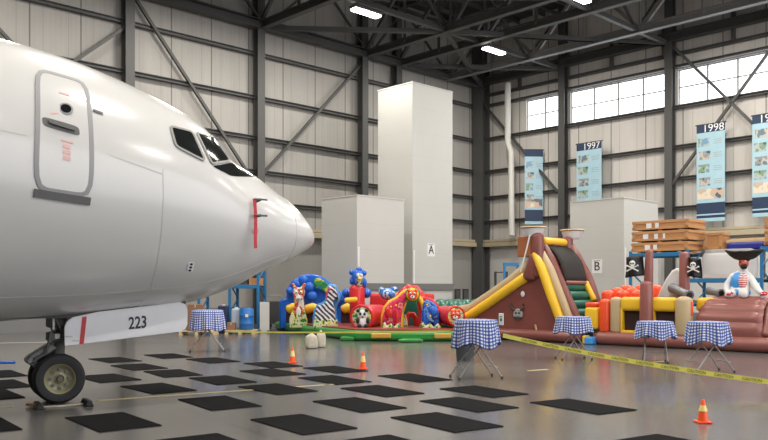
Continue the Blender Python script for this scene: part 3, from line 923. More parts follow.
# ------------------------------------------------------------------ cocktail tables with gingham cloths
def cloth_mesh(R, top, drop, seed):
    rr = random.Random(seed); ph = rr.uniform(0, 6)
    bm = bmesh.new(); uvl = bm.loops.layers.uv.new('UVMap')
    NA, prof = 96, []
    for i in range(7): prof.append((R * i / 6, 0, R * i / 6))
    for i in range(1, 13): prof.append((R, -drop * i / 12, R + drop * i / 12))
    rings = []
    for r, z, l in prof:
        row = []
        for k in range(NA):
            a = 2 * pi * k / NA
            f = max(0, -z / drop)
            rr_ = r + f ** .8 * (.035 + .035 * sin(9 * a + ph) + .015 * sin(17 * a + 2 * ph)) + (.012 * f if z < 0 else 0)
            zz = z + (f * .025 * sin(4 * a + ph) + .03 * f * cos(4 * a))
            if z == 0 and r >= R * .99: zz -= .006
            row.append((bm.verts.new((rr_ * cos(a), rr_ * sin(a), top + zz)), (l, a)))
        rings.append(row)
    for A, B in zip(rings, rings[1:]):
        for k in range(NA):
            k2 = (k + 1) % NA
            q = [A[k], B[k], B[k2], A[k2]]
            if (A[k][0].co - A[k2][0].co).length < 1e-6 and A is rings[0]: pass
            try: f = bm.faces.new([v for v, _ in q])
            except ValueError: continue
            side = (A[k][1][0] >= R - 1e-6)
            for lp, (v, (l, a)) in zip(f.loops, q):
                if side:
                    aa = a if not (k2 == 0 and a == 0) else 2 * pi
                    lp[uvl].uv = (aa * R, l)
                else: lp[uvl].uv = (l * cos(a) + 5, l * sin(a) + 5)
            f.smooth = True
    bmesh.ops.remove_doubles(bm, verts=bm.verts, dist=1e-5)
    me = bpy.data.meshes.new('tablecloth'); bm.to_mesh(me); bm.free()
    o = bpy.data.objects.new('tablecloth', me); COL.objects.link(o); me.materials.append(M['cloth'])
    q = o.modifiers.new('Solidify', 'SOLIDIFY'); q.thickness = .004; q.offset = 1
    return o


def table(x, y, rz, h, where, spread=.40, drop=.46, R=.38, seed=1):
    t = thing('cocktail_table', 'folding metal table ' + where, 'table', (x, y, 0), rz, 'tall folding tables')
    mb = MB(); mb.lathe([(0, h), (R - .01, h), (R, h - .012), (R - .01, h - .03), (0, h - .03)], n=40); mb.build('tabletop', M['white'], t, smooth=True)
    for sx in (-1, 1):
        for sy in (-1, 1):
            mb = MB(); mb.tube([(-sx * .10, sy * .2, h - .03), (0, sy * (.2 + .0), h * .55), (sx * spread, sy * .24, .02)], .014, 8)
            mb.build('leg', M['leg'], t, smooth=True)
            mb = MB(); mb.lathe([(.022, 0), (.022, .03), (.014, .04)], (sx * spread, sy * .24, 0), n=10); mb.build('foot', M['black'], t)
    mb = MB()
    for sx in (-1, 1): mb.tube([(sx * spread * .80, -.232, .20), (sx * spread * .80, .232, .20)], .009, 8)
    mb.build('stretcher', M['leg'], t, smooth=True)
    c = cloth_mesh(R + .012, h + .004, drop, seed); c.location = (x, y, 0); c.rotation_euler = (0, 0, rz * .7 + seed)
    tag(c, 'blue gingham cloth on the table ' + where, 'tablecloth', 'gingham tablecloths')
    return t


table(gx(476, 14.35), 14.35, .25, 1.03, 'with the dark bin beneath it', seed=1, R=.36, spread=.40)
table(gx(573.5, 18.1), 18.1, .1, .95, 'in front of the brown slide', seed=2, R=.35, spread=.34, drop=.36)
table(gx(655, 17.3), 17.3, 1.35, .88, 'in front of the tan and yellow inflatable wall', seed=3, R=.355, spread=.22, drop=.34)
table(gx(708, 15.4), 15.4, .2, .95, 'in front of the ribbed brown ramp', seed=4, R=.355, spread=.40, drop=.40)
table(gx(207.5, 20.3), 20.3, .2, 1.04, 'left of the blue barrel', seed=5, R=.37, spread=.42, drop=.50)
t = thing('waste_bin', 'dark grey plastic bin on the floor seen through the legs of the nearest gingham table', 'bin', (gx(465, 17.7), 17.7, 0))
mb = MB(); mb.lathe([(0, .01), (.18, .01), (.185, .0), (.22, .5), (.23, .52), (.215, .53), (.205, .5), (.18, .03), (0, .03)]); mb.build('bin_body', M['bin'], t, smooth=True)
mb = MB(); mb.lathe([(.222, .5), (.237, .5), (.237, .53), (.222, .53)]); mb.build('rim', M['bin'], t, smooth=True)
t = thing('placard_card', 'small white card standing on the right edge of the nearest gingham table', 'sign', (gx(500, 14.35), 14.2, .93), .5)
mb = MB(); mb.box((0, 0, .12), (.012, .13, .21), bev=.004); mb.build('card', M['sign'], t)
mb = MB(); mb.box((-.008, 0, .11), (.004, .06, .05)); mb.box((-.008, 0, .165), (.004, .08, .015)); mb.build('print', M['gvin'], t)
t2 = None

# ------------------------------------------------------------------ caution tape
def ribbon(name, pts, w, label):
    mb = MB(); P = [V(p) for p in pts]; rows = []
    for i, p in enumerate(P):
        d = (P[min(i + 1, len(P) - 1)] - P[max(i - 1, 0)]).normalized()
        u = (UP - d * d.z).normalized()
        n = d.cross(u) * .0008
        rows.append([mb.bm.verts.new(p + u * w / 2 + n), mb.bm.verts.new(p - u * w / 2 + n), mb.bm.verts.new(p - u * w / 2 - n), mb.bm.verts.new(p + u * w / 2 - n)])
    for a, b in zip(rows, rows[1:]):
        for k in range(4): mb.bm.faces.new((a[k], a[(k + 1) % 4], b[(k + 1) % 4], b[k]))
    mb.bm.faces.new(rows[0]); mb.bm.faces.new(rows[-1][::-1])
    o = mb.build(name, M['tape']); return tag(o, label, 'tape')


A, B = at(503, 335.5, 14.3), at(806, 386.5, 11.75)
N = 40
line = [A.lerp(B, i / N) - UP * .26 * (i / N) * (1 - i / N) for i in range(N + 1)]
tp = ribbon('caution_tape', line, .075, 'yellow caution tape strung from the bin table across to the right edge')
L = sum((line[i + 1] - line[i]).length for i in range(N))
dist, nxt = 0, .5
for i in range(N):
    seg = line[i + 1] - line[i]
    while nxt < dist + seg.length:
        f = (nxt - dist) / seg.length; d = seg.normalized(); u = (UP - d * d.z).normalized(); nrm = d.cross(u)
        text('tape_lettering', 'CAUTION', .062, M['black'], frame_mx(line[i] + seg * f + nrm * .003, d, u), tp, .0006)
        nxt += .40
    dist += seg.length
A, B = at(450.5, 331.0, 14.4), at(225, 331.5, 20.3)
ribbon('caution_tape', [A.lerp(B, i / 20) - UP * .10 * (i / 20) * (1 - i / 20) for i in range(21)], .034, 'yellow tape strung low across the front of the jungle inflatable')
# ------------------------------------------------------------------ tall pale cabinets
def cabinet(near, wl, wr, h, label, letter=None, lx=0, lz=0, face='r'):
    """near: the vertical edge towards the camera; wl along the right-wall direction, wr along the left-wall direction"""
    t = thing('storage_cabinet', label, 'cabinet', near, AW, 'tall pale panelled cabinets')
    # local x = DL, local y = -DR (away from the camera to the left)
    mb = MB(); mb.box((wr / 2, wl / 2, h / 2 + .05), (wr, wl, h - .1)); mb.build('body', M['box'], t, bev=.015)
    mb = MB(); mb.box((wr / 2, wl / 2, .05), (wr - .06, wl - .06, .1)); mb.build('plinth', M['boxd'], t)
    mb = MB(); mb.box((wr / 2, wl / 2, h + .015), (wr + .04, wl + .04, .05)); mb.build('top_flashing', M['box'], t)
    mb = MB(); mb.box((.06, -.02, 1.75), (.10, .035, 2.9), bev=.01); plab(mb.build('corner_strip', M['white'], t), 'white strip beside the corner')
    if face == 'r':
        mb = MB(); mb.box((wr / 2, -.04, 1.65), (wr + .06, .08, .28), bev=.01); mb.build('band', M['boxd'], t)
    if letter:
        if face == 'r': o, ux, n = V((lx, -.012, lz)), V((1, 0, 0)), V((0, -1, 0))
        else: o, ux, n = V((-.012, lx, lz)), V((0, -1, 0)), V((-1, 0, 0))
        Mx = frame_mx(o, ux, UP)
        mb = MB(); mb.prism([(-.23, -.30), (.23, -.30), (.23, .26), (-.23, .26)], o, ux, UP, .012)
        s = mb.build('letter_sign', M['sign'], t)
        text('letter', letter, .52, M['black'], frame_mx(o + n * .004 - UP * .03, ux, UP), s)
        mb = MB(); mb.prism([(-.16, .19), (.16, .19), (.16, .225), (-.16, .225)], o + n * .004, ux, UP, .006); mb.build('small_print', M['grey'], s)
    return t


cabinet((1.205, 34, 0), 2.13, 2.56, 10.3, 'tallest pale cabinet, twice as high, with a letter A sign', 'A', 1.15, 3.27, 'r')
cabinet((-1.04, 31, 0), 2.15, 2.58, 5.17, 'lower pale cabinet left of the tallest one, without a letter', None)
cabinet((9.49, 31.8, 0), 2.48, 2.79, 5.17, 'pale grey cabinet with a letter B sign behind the brown slide', 'B', 1.2, 2.5, 'l')


# ------------------------------------------------------------------ year banners on the right wall
def banner(r, w, z1, h, year, label, rot=0, seed=0):
    # origin at top centre; local x along DR, local y = DL (to the wall), front faces -y
    t = thing('hanging_banner', label, 'banner', H(.62, r, z1), math.atan2(DR.y, DR.x) + rot, 'pale blue year banners on the right wall')
    mb = MB(); mb.box((0, 0, -h / 2), (w, .012, h)); mb.build('cloth', M['bann'], t)
    for z, th, hh in ((-.16, .020, .36), (-h * .83 - .15, .018, .5), (-h + .22, .016, .12)):
        mb = MB(); mb.box((0, 0, z), (w, th, hh)); mb.build('navy_band', M['bannd'], t)
    mb = MB(); mb.tube([(-w / 2 - .05, 0, .03), (w / 2 + .05, 0, .03)], .03, 8); mb.build('rod', M['dark'], t)
    if year: text('year', year, .50, M['sign'], frame_mx((w * .10, -.014, -.17), (1, 0, 0), (0, 0, 1)), t)
    for k in range(4):
        mb = MB(); mb.box((-w * .24 + .04 * ((k + seed) % 2), -.004, -.78 - .60 * k), (w * .40, .016, .38))
        mb.build('photo', M['photo1'] if (k + seed) % 2 else M['photo2'], t)
        for q in range(3):
            mb = MB(); mb.box((w * .26, -.003, -.70 - .60 * k - .09 * q), (w * .30, .014, .025)); mb.build('caption_line', M['grey'], t)
    mb = MB(); mb.box((0, -.004, -h * .715), (w * .94, .016, .46)); mb.build('photo', M['photo3'], t)


banner(4.25, 1.0, 9.05, 4.0, '', 'narrow-looking banner turned edge on, next to the white pipe', radians(50), 0)
banner(7.65, 1.45, 9.0, 4.4, '1997', 'banner headed 1997 above the cabinet with the letter B', 0, 1)
banner(13.95, 1.30, 9.03, 4.4, '1998', 'banner headed 1998 hanging above the plywood crates', 0, 0)
banner(16.45, 1.30, 9.1, 4.4, '1999', 'banner cut by the right edge of the photo', 0, 1)

# ------------------------------------------------------------------ blue pallet racks on the right
RKZ = math.atan2(DR.y, DR.x)


def rack(name_loc, rz, posts, depth, hp, levels, label, group):
    """posts: positions along x; levels: (bay index, z)"""
    t = thing('pallet_rack', label, 'rack', name_loc, rz, group)
    for x in posts:
        for y in (0, depth):
            mb = MB(); mb.box((x, y, hp / 2), (.09, .09, hp)); mb.box((x, y, .01), (.16, .16, .02)); mb.build('upright', M['rack'], t, bev=.008)
        mb = MB()
        n = 4
        for k in range(n):
            za, zb = hp * k / n + .1, hp * (k + 1) / n
            mb.bar((x, 0 if k % 2 else depth, za), (x, depth if k % 2 else 0, zb), .04, .04)
        mb.build('frame_brace', M['rack'], t)
    for b, z in levels:
        for y in (0, depth):
            mb = MB(); mb.box(((posts[b] + posts[b + 1]) / 2, y - .03 if y == 0 else y + .03, z - .07), (posts[b + 1] - posts[b], .06, .14), bev=.01); mb.build('beam', M['rack'], t)
        mb = MB(); mb.box(((posts[b] + posts[b + 1]) / 2, depth / 2, z - .02), (posts[b + 1] - posts[b] - .1, depth - .04, .04)); plab(mb.build('shelf_board', M['plank'], t), 'wooden shelf board')
    return t


# origin at the front post nearest the big crates' corner; x runs along DR, y away along DL
rack((10.2, 27.0, 0), RKZ, [-2.1, 0.0, 2.41, 4.8], 1.25, 2.9, [(0, 2.82), (0, 1.1), (1, 1.92), (2, 3.0 - .1)], 'blue steel pallet rack under the plywood crates behind the pirate', 'blue pallet racks')
rk = Matrix.Translation((10.2, 27.0, 0)) @ Matrix.Rotation(RKZ, 4, 'Z')


def on_rack(x, y, z): return rk @ V((x, y, z))


def crate(c, L, D, Hh, label, rz=RKZ, tags=2, seed=0):
    t = thing('plywood_crate', label, 'crate', c, rz, 'plywood shipping crates')
    mb = MB(); mb.box((0, 0, Hh / 2 + .03), (L, D, Hh - .06)); mb.build('box_body', M['crate'], t, bev=.006)
    mb = MB()
    for z in (Hh - .05, .10):
        for y in (-D / 2 - .012, D / 2 + .012): mb.box((0, y, z), (L, .024, .09))
        for x in (-L / 2 - .012, L / 2 + .012): mb.box((x, 0, z), (.024, D, .09))
    for x in (-L / 2 + .06, L / 2 - .06):
        for y in (-D / 2 - .012, D / 2 + .012): mb.box((x, y, Hh / 2), (.09, .024, Hh - .1))
    mb.build('batten', M['crate2'], t)
    mb = MB()
    for x in (-L * .36, 0, L * .36): mb.box((x, 0, .015), (.12, D, .03))
    mb.build('skid', M['crate2'], t)
    rr = random.Random(seed)
    for k in range(tags):
        mb = MB(); mb.box((-L * .22 + k * .30 + rr.uniform(-.06, .06), -D / 2 - .026, Hh * .52), (.20 - .06 * k, .006, .17)); mb.build('paper_label', M['sign'], t)
    return t


zc = 2.82
for k, nm in enumerate(('bottom', 'middle', 'top')):
    crate(on_rack(-1.03 + .02 * k, .60, zc), 2.04, 1.22, .36 + (.03 if k == 1 else 0), nm + ' one of the three long plywood crates stacked on the blue rack', tags=2 + k % 2, seed=k)
    zc += .36 + (.03 if k == 1 else 0) + .003
crate(on_rack(.55, 1.0, 1.92 + .93), .62, .55, .62, 'small plywood crate to the right of the three long crates', tags=0)
t = thing('shelf_stand', 'dark steel stand holding the small crate and the planks on the blue rack', 'stand', on_rack(1.2, 1.0, 1.92), RKZ)
mb = MB(); mb.box((0, 0, .90), (2.1, .6, .05)); mb.build('top_plate', M['boxd'], t)
for x in (-1.0, 1.0):
    for y in (-.25, .25):
        mb = MB(); mb.box((x, y, .44), (.06, .06, .88)); mb.build('leg', M['boxd'], t)
mb = MB(); mb.box((0, 0, .1), (1.25, .5, .26), bev=.08, seg=3)
o = mb.build('sheet_bundle', M['navy']); o.location = on_rack(1.6, 1.0, 1.92 + .925 + .032); o.rotation_euler = (0, 0, RKZ)
tag(o, 'deep blue wrapped bundle lying behind the white cowl', 'bundle')
mb = MB(); mb.box((0, 0, .04), (1.4, .3, .08)); mb.box((.05, .03, .105), (1.3, .22, .05))
o = mb.build('plank_stack', M['plank'], bev=.006); o.location = on_rack(1.64, .98, 1.92 + .925 + .266); o.rotation_euler = (0, 0, RKZ)
tag(o, 'pale wooden planks lying on the blue bundle', 'plank')
t = thing('engine_cowling', 'large white rounded cowling with grey rim on the rack behind the pirate', 'cowling', on_rack(1.22, .40, 1.925), RKZ)
mb = MB()
pr = [(.76, .0), (.80, .02), (.82, .15), (.82, .55), (.78, .75), (.72, .86), (.66, .88), (.62, .86), (.62, .02), (.76, .0)]
mb.lathe(pr, n=40, Mx=Matrix.Diagonal((1.12, .40, 1, 1))); mb.build('cowl_shell', M['cowl'], t, smooth=True)
mb = MB(); mb.lathe([(.74, .83), (.70, .92), (.64, .95), (.5, .90), (0, .90)], n=40, Mx=Matrix.Diagonal((1.12, .40, 1, 1))); mb.build('rim', M['grey'], t, smooth=True)
crate(on_rack(3.6, .60, 2.9), 2.2, 1.2, .50, 'lower plywood crate cut by the right edge of the photo, beside the last banner', tags=1, seed=5)
crate(on_rack(3.6, .60, 3.403), 2.2, 1.2, .42, 'upper plywood crate cut by the right edge of the photo, beside the last banner', tags=1, seed=6)
for k in range(3):
    mb = MB(); mb.box((0, 0, .05), (1.2, .12, .1)); o = mb.build('wood_offcut', M['crate'], bev=.006)
    o.location = on_rack(-.95 + .1 * k, .3 + .25 * k, 1.1); o.rotation_euler = (0, 0, RKZ + .05 * k)
    tag(o, 'timber offcut lying on the lower shelf under the plywood crates', 'wood', 'timber offcuts on the rack')

# ------------------------------------------------------------------ rack and stores on the left, under the aircraft nose
LR = radians(-6)
LO = V((gx(258, 29.0), 29.0, 0))
rack(LO, LR, [-2.2, -1.05, 0.0], 1.0, 2.35, [(0, 1.72), (1, 1.72)], 'blue steel rack seen below the aircraft nose', 'blue pallet racks')
lm = Matrix.Translation(LO) @ Matrix.Rotation(LR, 4, 'Z')
t = thing('plastic_drum', 'big blue plastic barrel right of the far gingham table', 'barrel', (gx(246.5, 28.2), 28.2, .14))
mb = MB(); mb.lathe([(0, 0), (.22, 0), (.245, .03), (.25, .2), (.262, .22), (.25, .24), (.25, .48), (.262, .5), (.25, .52), (.245, .72), (.225, .76), (.20, .76), (.195, .73), (0, .73)], n=32); mb.build('drum_body', M['barrel'], t, smooth=True)
mb = MB(); mb.box((.05, -.255, .5), (.1, .012, .1)); mb.build('paper_label', M['sign'], t)
mb = MB(); mb.lathe([(0, .76), (.04, .76), (.04, .72)], (.09, 0, 0), n=14); mb.build('bung', M['white'], t)


def pallet(c, L, D, label, rz=0):
    t = thing('wooden_pallet', label, 'pallet', c, rz, 'wooden pallets by the left rack')
    mb = MB()
    for k in range(6): mb.box((0, -D / 2 + .05 + k * (D - .1) / 5, .125), (L, .1, .022))
    mb.build('deck', M['plank'], t)
    for x in (-L / 2 + .06, 0, L / 2 - .06):
        mb = MB(); mb.box((x, 0, .07), (.1, D, .085)); mb.box((x, 0, .014), (.12, D, .028)); mb.build('bearer', M['plank'], t)


pallet((gx(241.5, 28.2), 28.25, 0), 1.05, .8, 'pallet under the blue barrel')
pallet((gx(199, 27.6), 27.6, 0), 1.2, .8, 'pallet under the brown boxes left of the far gingham table')
for (px, Y, w, d, h, z, lab) in ((197, 27.5, .60, .5, .55, .137, 'large brown carton behind the left side of the far gingham table'), (196, 27.5, .5, .45, .35, .69, 'brown carton on top of the large carton by the gear door'), (231.5, 28.1, .28, .3, .26, .137, 'small brown carton left of the blue barrel')):
    t = thing('carton', lab, 'box', (gx(px, Y), Y, z), .1, 'brown cartons')
    mb = MB(); mb.box((0, 0, h / 2), (w, d, h), bev=.008); mb.build('carton_body', M['cardboard'], t)
    mb = MB(); mb.box((0, 0, h + .001), (w, .05, .004)); mb.box((0, -d / 2 - .001, h * .85), (.05, .004, h * .3)); mb.build('packing_tape', M['tan'], t)
for (px, Y, r, h, lab, m_) in ((236.5, 28.45, .19, .74, 'pale bluish white container left of the blue barrel', mat('pale_blue_plastic', (.42, .50, .62), .5)), (223.5, 28.55, .20, .98, 'dark navy container left of the pale container', mat('dark_blue_plastic', (.02, .03, .09), .5))):
    t = thing('plastic_container', lab, 'container', (gx(px, Y), Y, .137 if px > 230 else 0), 0, 'plastic containers by the rack')
    mb = MB(); mb.box((0, 0, h / 2), (r * 1.7, r * 1.7, h), bev=.05, seg=3); mb.build('container_body', m_, t)
    mb = MB(); mb.lathe([(0, h + .04), (.06, h + .04), (.06, h)], n=14); mb.build('cap', M['white'], t)
t = thing('white_board', 'dirty white panel leaning beside the blue rack post', 'board', (gx(264.5, 28.7), 28.7, 0), 0)
mb = MB(); mb.box((0, 0, .55), (.34, .05, 1.1), bev=.01); mb.build('panel', M['pipe'], t)
mb = MB(); mb.box((-.15, -.1, .05), (.06, .3, .1)); mb.box((.15, -.1, .05), (.06, .3, .1)); mb.build('foot', M['boxd'], t)
t = thing('marker_post', 'pinkish red upright post left of the blue jungle wall', 'post', (gx(268, 28.9), 28.9, 0), 0)
mb = MB(); mb.tube([(0, 0, .02), (0, 0, .86)], .04, 10); mb.build('post_body', mat('faded_red', (.55, .16, .18), .6), t, smooth=True)
mb = MB(); mb.lathe([(0, .03), (.12, .03), (.13, 0), (0, 0)]); mb.build('base', M['black'], t)
t = thing('equipment_cart', 'dark equipment cart standing behind the left end of the jungle inflatable', 'cart', (gx(274.5, 32.6), 32.6, 0), .2)
mb = MB(); mb.box((0, 0, .62), (.55, .5, .9), bev=.03); mb.build('cart_body', M['dark'], t)
mb = MB(); mb.tube([(-.25, -.2, 1.07), (-.25, -.2, 1.3), (.25, -.2, 1.3), (.25, -.2, 1.07)], .02, 8); mb.build('handle', M['grey'], t)
for x in (-.2, .2):
    for y in (-.18, .18):
        mb = MB(); mb.lathe([(0, -.03), (.09, -.03), (.09, .03), (0, .03)], Mx=Matrix.Translation((x, y, .09)) @ Matrix.Rotation(pi / 2, 4, 'X'), n=16); mb.build('wheel', M['tyre'], t)
mb = MB()
for k, (dx, h) in enumerate(((-.35, .28), (.1, .42), (.55, .24))):
    mb = MB(); mb.box((0, 0, h / 2), (.38, .6, h), bev=.01); o = mb.build('dark_case', [M['cardboard'], M['dark'], M['crate']][k]); o.location = lm @ V((-.75 + dx, .5, 1.72)); o.rotation_euler = (0, 0, LR)
    tag(o, ['brown case on the top shelf of the left blue rack', 'tall dark case on the top shelf of the left blue rack', 'small plywood case on the top shelf of the left blue rack'][k], 'case')

# things along the far wall between cabinet A and the slide
for px, lab in ((457.5, 'left one of two dark lockers by the corner behind the green tunnel'), (465.5, 'right one of two dark lockers by the corner behind the green tunnel')):
    t = thing('dark_locker', lab, 'locker', (gx(px, 36), 36, 0), 0, 'dark lockers by the corner')
    mb = MB(); mb.box((0, 0, .78), (.24, .4, 1.56), bev=.01); mb.build('locker_body', M['black'], t)
    mb = MB(); mb.box((0, -.205, .8), (.18, .012, 1.4)); mb.build('door', M['dark'], t)
t = thing('steel_shelving', 'dark open steel shelving by the wall left of the brown slide', 'shelving', (gx(501, 36), 36, 0), 0)
for x in (-.25, .25):
    for y in (-.2, .2):
        mb = MB(); mb.box((x, y, 1.17), (.05, .05, 2.34)); mb.build('upright', M['dark'], t)
for z in (.5, 1.1, 1.7, 2.3):
    mb = MB(); mb.box((0, 0, z), (.5, .4, .04)); mb.build('shelf', M['dark'], t)
t = thing('blue_frame', 'blue steel frame top seen just left of the brown slide tower', 'frame', (gx(511, 34), 34, 0), 0)
for x in (-.28, .28):
    mb = MB(); mb.box((x, 0, 1.33), (.1, .1, 2.66)); mb.build('upright', M['rack'], t)
mb = MB(); mb.box((0, 0, 2.6), (.66, .12, .14)); mb.build('crossbar', M['rack'], t)
mb = MB(); mb.box((0, 0, .03), (.7, .5, .06)); mb.build('foot', M['rack'], t)

# ------------------------------------------------------------------ brown slide
SR = math.atan2(-.678, .735)
SO = V((6.02, 22.8, 0))
SL = thing('inflatable_slide', 'brown inflatable slide with yellow rails and a dark mesh over its climbing ramp', 'slide', SO, SR)
mb = MB()
side = [(-5.25, .02), (-5.3, .55), (-4.7, .62), (-4.0, .95), (-3.2, 1.38), (-2.5, 1.78), (-2.35, 2.2), (-2.1, 2.6), (-1.95, 2.72), (-1.75, 2.45), (-1.45, 1.6), (-1.1, .65), (-.8, .42), (-.55, .36), (-.48, .06), (-.6, .02)]
mb.prism(side, (0, .02, 0), (1, 0, 0), (0, 0, 1), .42)
mb.build('side_wall', M['brown'], SL, smooth=True, bev=.09)
mb = MB(); mb.prism([(x, z * .98) for x, z in side], (0, 1.75, 0), (1, 0, 0), (0, 0, 1), .42)
mb.build('side_wall', M['brown'], SL, smooth=True, bev=.09)
mb = MB(); mb.prism([(-5.2, .02), (-5.2, .30), (-4.7, .32), (-2.6, 1.45), (-2.3, 1.75), (-1.75, 1.75), (-1.0, .4), (-.6, .3), (-.6, .02)], (0, .4, 0), (1, 0, 0), (0, 0, 1), 1.4)
mb.build('slide_bed', M['tan'], SL, bev=.03)
rail = [(-2.38, 1.92), (-3.0, 1.55), (-3.8, 1.08), (-4.55, .66), (-5.2, .55)]
mb = MB(); mb.puff([(x, .02, z) for x, z in rail], .155); mb.build('rail', M['yellow'], SL, smooth=True)
mb = MB(); mb.puff([(x, .22, z + .27) for x, z in [(-2.3, 2.05)] + rail[1:]], .17); mb.build('rail', M['tan'], SL, smooth=True)
mb = MB(); mb.puff([(-2.15, 1.85, 2.6)] + [(x, 1.95, z + .52) for x, z in rail[:-1]], .2); mb.build('rail', M['brown'], SL, smooth=True)
mb = MB(); mb.puff([(-5.32, .15, .62), (-5.42, 1.0, .78), (-5.32, 1.9, .62)], .22); mb.build('end_bumper', M['tan'], SL, smooth=True)
mb = MB(); mb.puff([(-5.1, .0, .42), (-5.5, .3, .5)], .16); mb.build('end_bumper', M['yellow'], SL, smooth=True)
# climbing ramp on the right
mb = MB(); mb.puff([(-2.0, -.02, 2.62), (-1.75, -.03, 2.15), (-1.42, -.05, 1.35), (-1.08, -.05, .55)], [.11, .14, .14, .13]); mb.build('ramp_rail', M['yellow'], SL, smooth=True)
mb = MB(); mb.puff([(-1.88, .17, 2.66), (-1.58, .15, 2.15), (-1.22, .13, 1.35), (-.86, .12, .55)], [.10, .13, .13, .12]); mb.build('ramp_rail', M['tan'], SL, smooth=True)
mb = MB(); mb.puff([(-1.95, .36, 2.9), (-1.68, .36, 2.45), (-1.28, .34, 1.6), (-.92, .34, .9), (-.68, .34, .45)], [.12, .15, .15, .15, .14]); mb.build('ramp_rail', M['brown'], SL, smooth=True)
mb = MB(); mb.puff([(-1.92, 1.86, 2.95), (-1.68, 1.86, 2.6), (-1.28, 1.86, 1.9), (-1.0, 1.86, 1.2), (-.75, 1.86, .5)], [.13, .16, .17, .16, .15]); mb.build('ramp_rail', M['brown'], SL, smooth=True)
mb = MB(); mb.puff([(-1.22, 1.62, 1.75), (-.95, 1.62, 1.25)], .10); mb.build('ramp_rail', M['yellow'], SL, smooth=True)
mb = MB(); mb.grid(lambda u, v: V((-1.92 + .70 * v + .10 * sin(pi * v), .42 + 1.36 * u, 2.92 - 1.12 * v + .12 * sin(pi * v))), 6, 10)
mb.build('mesh_screen', M['mesh'], SL, smooth=True, solid=.02)
mb = MB(); mb.puff([(-1.2, .45, 1.76), (-1.2, 1.75, 1.76)], .06); mb.build('mesh_bar', M['brown2'], SL, smooth=True)
mb = MB()
for k in range(6):
    x, z = -1.32 + .135 * k, 1.62 - .26 * k; mb.puff([(x, .55, z), (x, 1.66, z)], .15)
mb.build('climbing_steps', M['dgvin'], SL, smooth=True)
for y, h in ((.08, 3.24), (1.8, 3.2)):
    mb = MB(); mb.puff([(-1.97, y, 2.0), (-1.97, y, h - .08)], .19); mb.build('tower_post', M['brown'], SL, smooth=True)
mb = MB(); mb.puff([(-1.93, .35, 3.02), (-1.93, 1.55, 3.02)], .12); rl = mb.build('tower_roll', M['yellow'], SL, smooth=True)
mb = MB(); mb.box((-1.93 + .07, .95, 3.02 - .10), (.05, .5, .04)); mb.build('print', M['brown'], rl)
mb = MB(); mb.box((-2.33, .92, 2.86), (.60, 1.9, .62), bev=.03); mb.build('tower_back', M['ovin'] if False else mat('rust_vinyl', (.34, .12, .05), .4), SL)
mb = MB(); mb.puff([(-2.2, .05, 1.95), (-2.08, .02, 2.55)], [.24, .13]); mb.build('tower_cushion', M['brown'], SL, smooth=True)
mb = MB(); mb.tube([(-2.12, -.12, 3.2), (-2.2, -.16, 2.8), (-2.42, -.16, 2.1)], .022, 8); mb.build('strap', M['white'], SL, smooth=True)
for x, y in ((-2.38, .05), (-2.13, 1.95)):
    mb = MB(); mb.lathe([(0, 3.16), (.24, 3.16), (.33, 3.34), (.34, 3.42), (0, 3.42)], (x + .5 - .3, y + .12, 0), n=24); cn = mb.build('crows_nest', M['sail'], SL, smooth=True)
    mb = MB(); mb.lathe([(.35, 3.40), (.40, 3.43), (.38, 3.46), (0, 3.46)], (x + .5 - .3, y + .12, 0), n=24); mb.build('nest_rim', M['tan'], cn, smooth=True)
# printed emblem and spots on the triangular side
mb = MB(); mb.lathe([(0, .03), (.15, .025), (.17, 0)], Mx=frame_mx((-2.62, .0, .80), (1, 0, 0), (0, 0, 1)) , n=24); em = mb.build('emblem', M['grey'], SL, smooth=True)
mb = MB()
mb.tube([(-2.86, -.02, 1.12), (-2.84, -.02, 1.0), (-2.72, -.03, .92)], .03, 8); mb.tube([(-2.42, -.02, 1.12), (-2.42, -.02, 1.0), (-2.52, -.03, .92)], .03, 8)
mb.ell((-2.62, -.03, .70), (.15, .02, .04)); mb.ell((-2.67, -.035, .84), (.035, .015, .03)); mb.ell((-2.56, -.035, .84), (.035, .015, .03))
mb.build('emblem_marks', M['dark'], em)
mb = MB(); mb.ell((-2.45, .0, 1.42), (.07, .02, .09)); plab(mb.build('white_spot', M['white'], SL), 'small white spot')
mb = MB(); mb.puff([(-2.95, -.05, .2), (-2.75, -.05, .2)], .12); mb.build('blower_port', M['brown'], SL, smooth=True)
mb = MB(); mb.tube([(-2.0, -.01, .50), (-1.92, -.02, .22)], .03, 8); mb.build('white_scuff', M['tan'], SL)
mb = MB(); mb.puff([(-4.6, -.02, .2), (-3.2, -.06, .18), (-.75, -.06, .18)], .17); mb.build('base_tube', M['brown'], SL, smooth=True)

# ------------------------------------------------------------------ pirate obstacle course
OC = thing('inflatable_obstacle_course', 'brown inflatable pirate ship obstacle course with masts, ribbed ramp and pirate figure', 'inflatable', SO, SR)
mb = MB(); mb.box((2.75, 1.7, .18), (5.9, 3.2, .34), bev=.1, seg=3); mb.build('base', M['brown2'], OC, smooth=True)
mb = MB(); mb.puff([(.1, .06, .19), (5.7, .06, .19)], .19); mb.build('base_tube', M['brown2'], OC, smooth=True)
mb = MB(); mb.box((-.10, -.12, .11), (.26, .34, .22), bev=.04, seg=2); plab(mb.build('entry_step', M['lbvin'], OC), 'blue entry step')
mb = MB(); mb.box((-.26, -.10, .13), (.1, .3, .24), bev=.03); mb.build('entry_step_side', M['yellow'], OC)
for x, w in ((.555, .34), (2.47, .45)):
    mb = MB(); mb.puff([(x, .12, .42), (x, .12, 1.25)], w * .5, up=(0, 1, 0)); mb.build('pillar', M['tan'], OC, smooth=True)
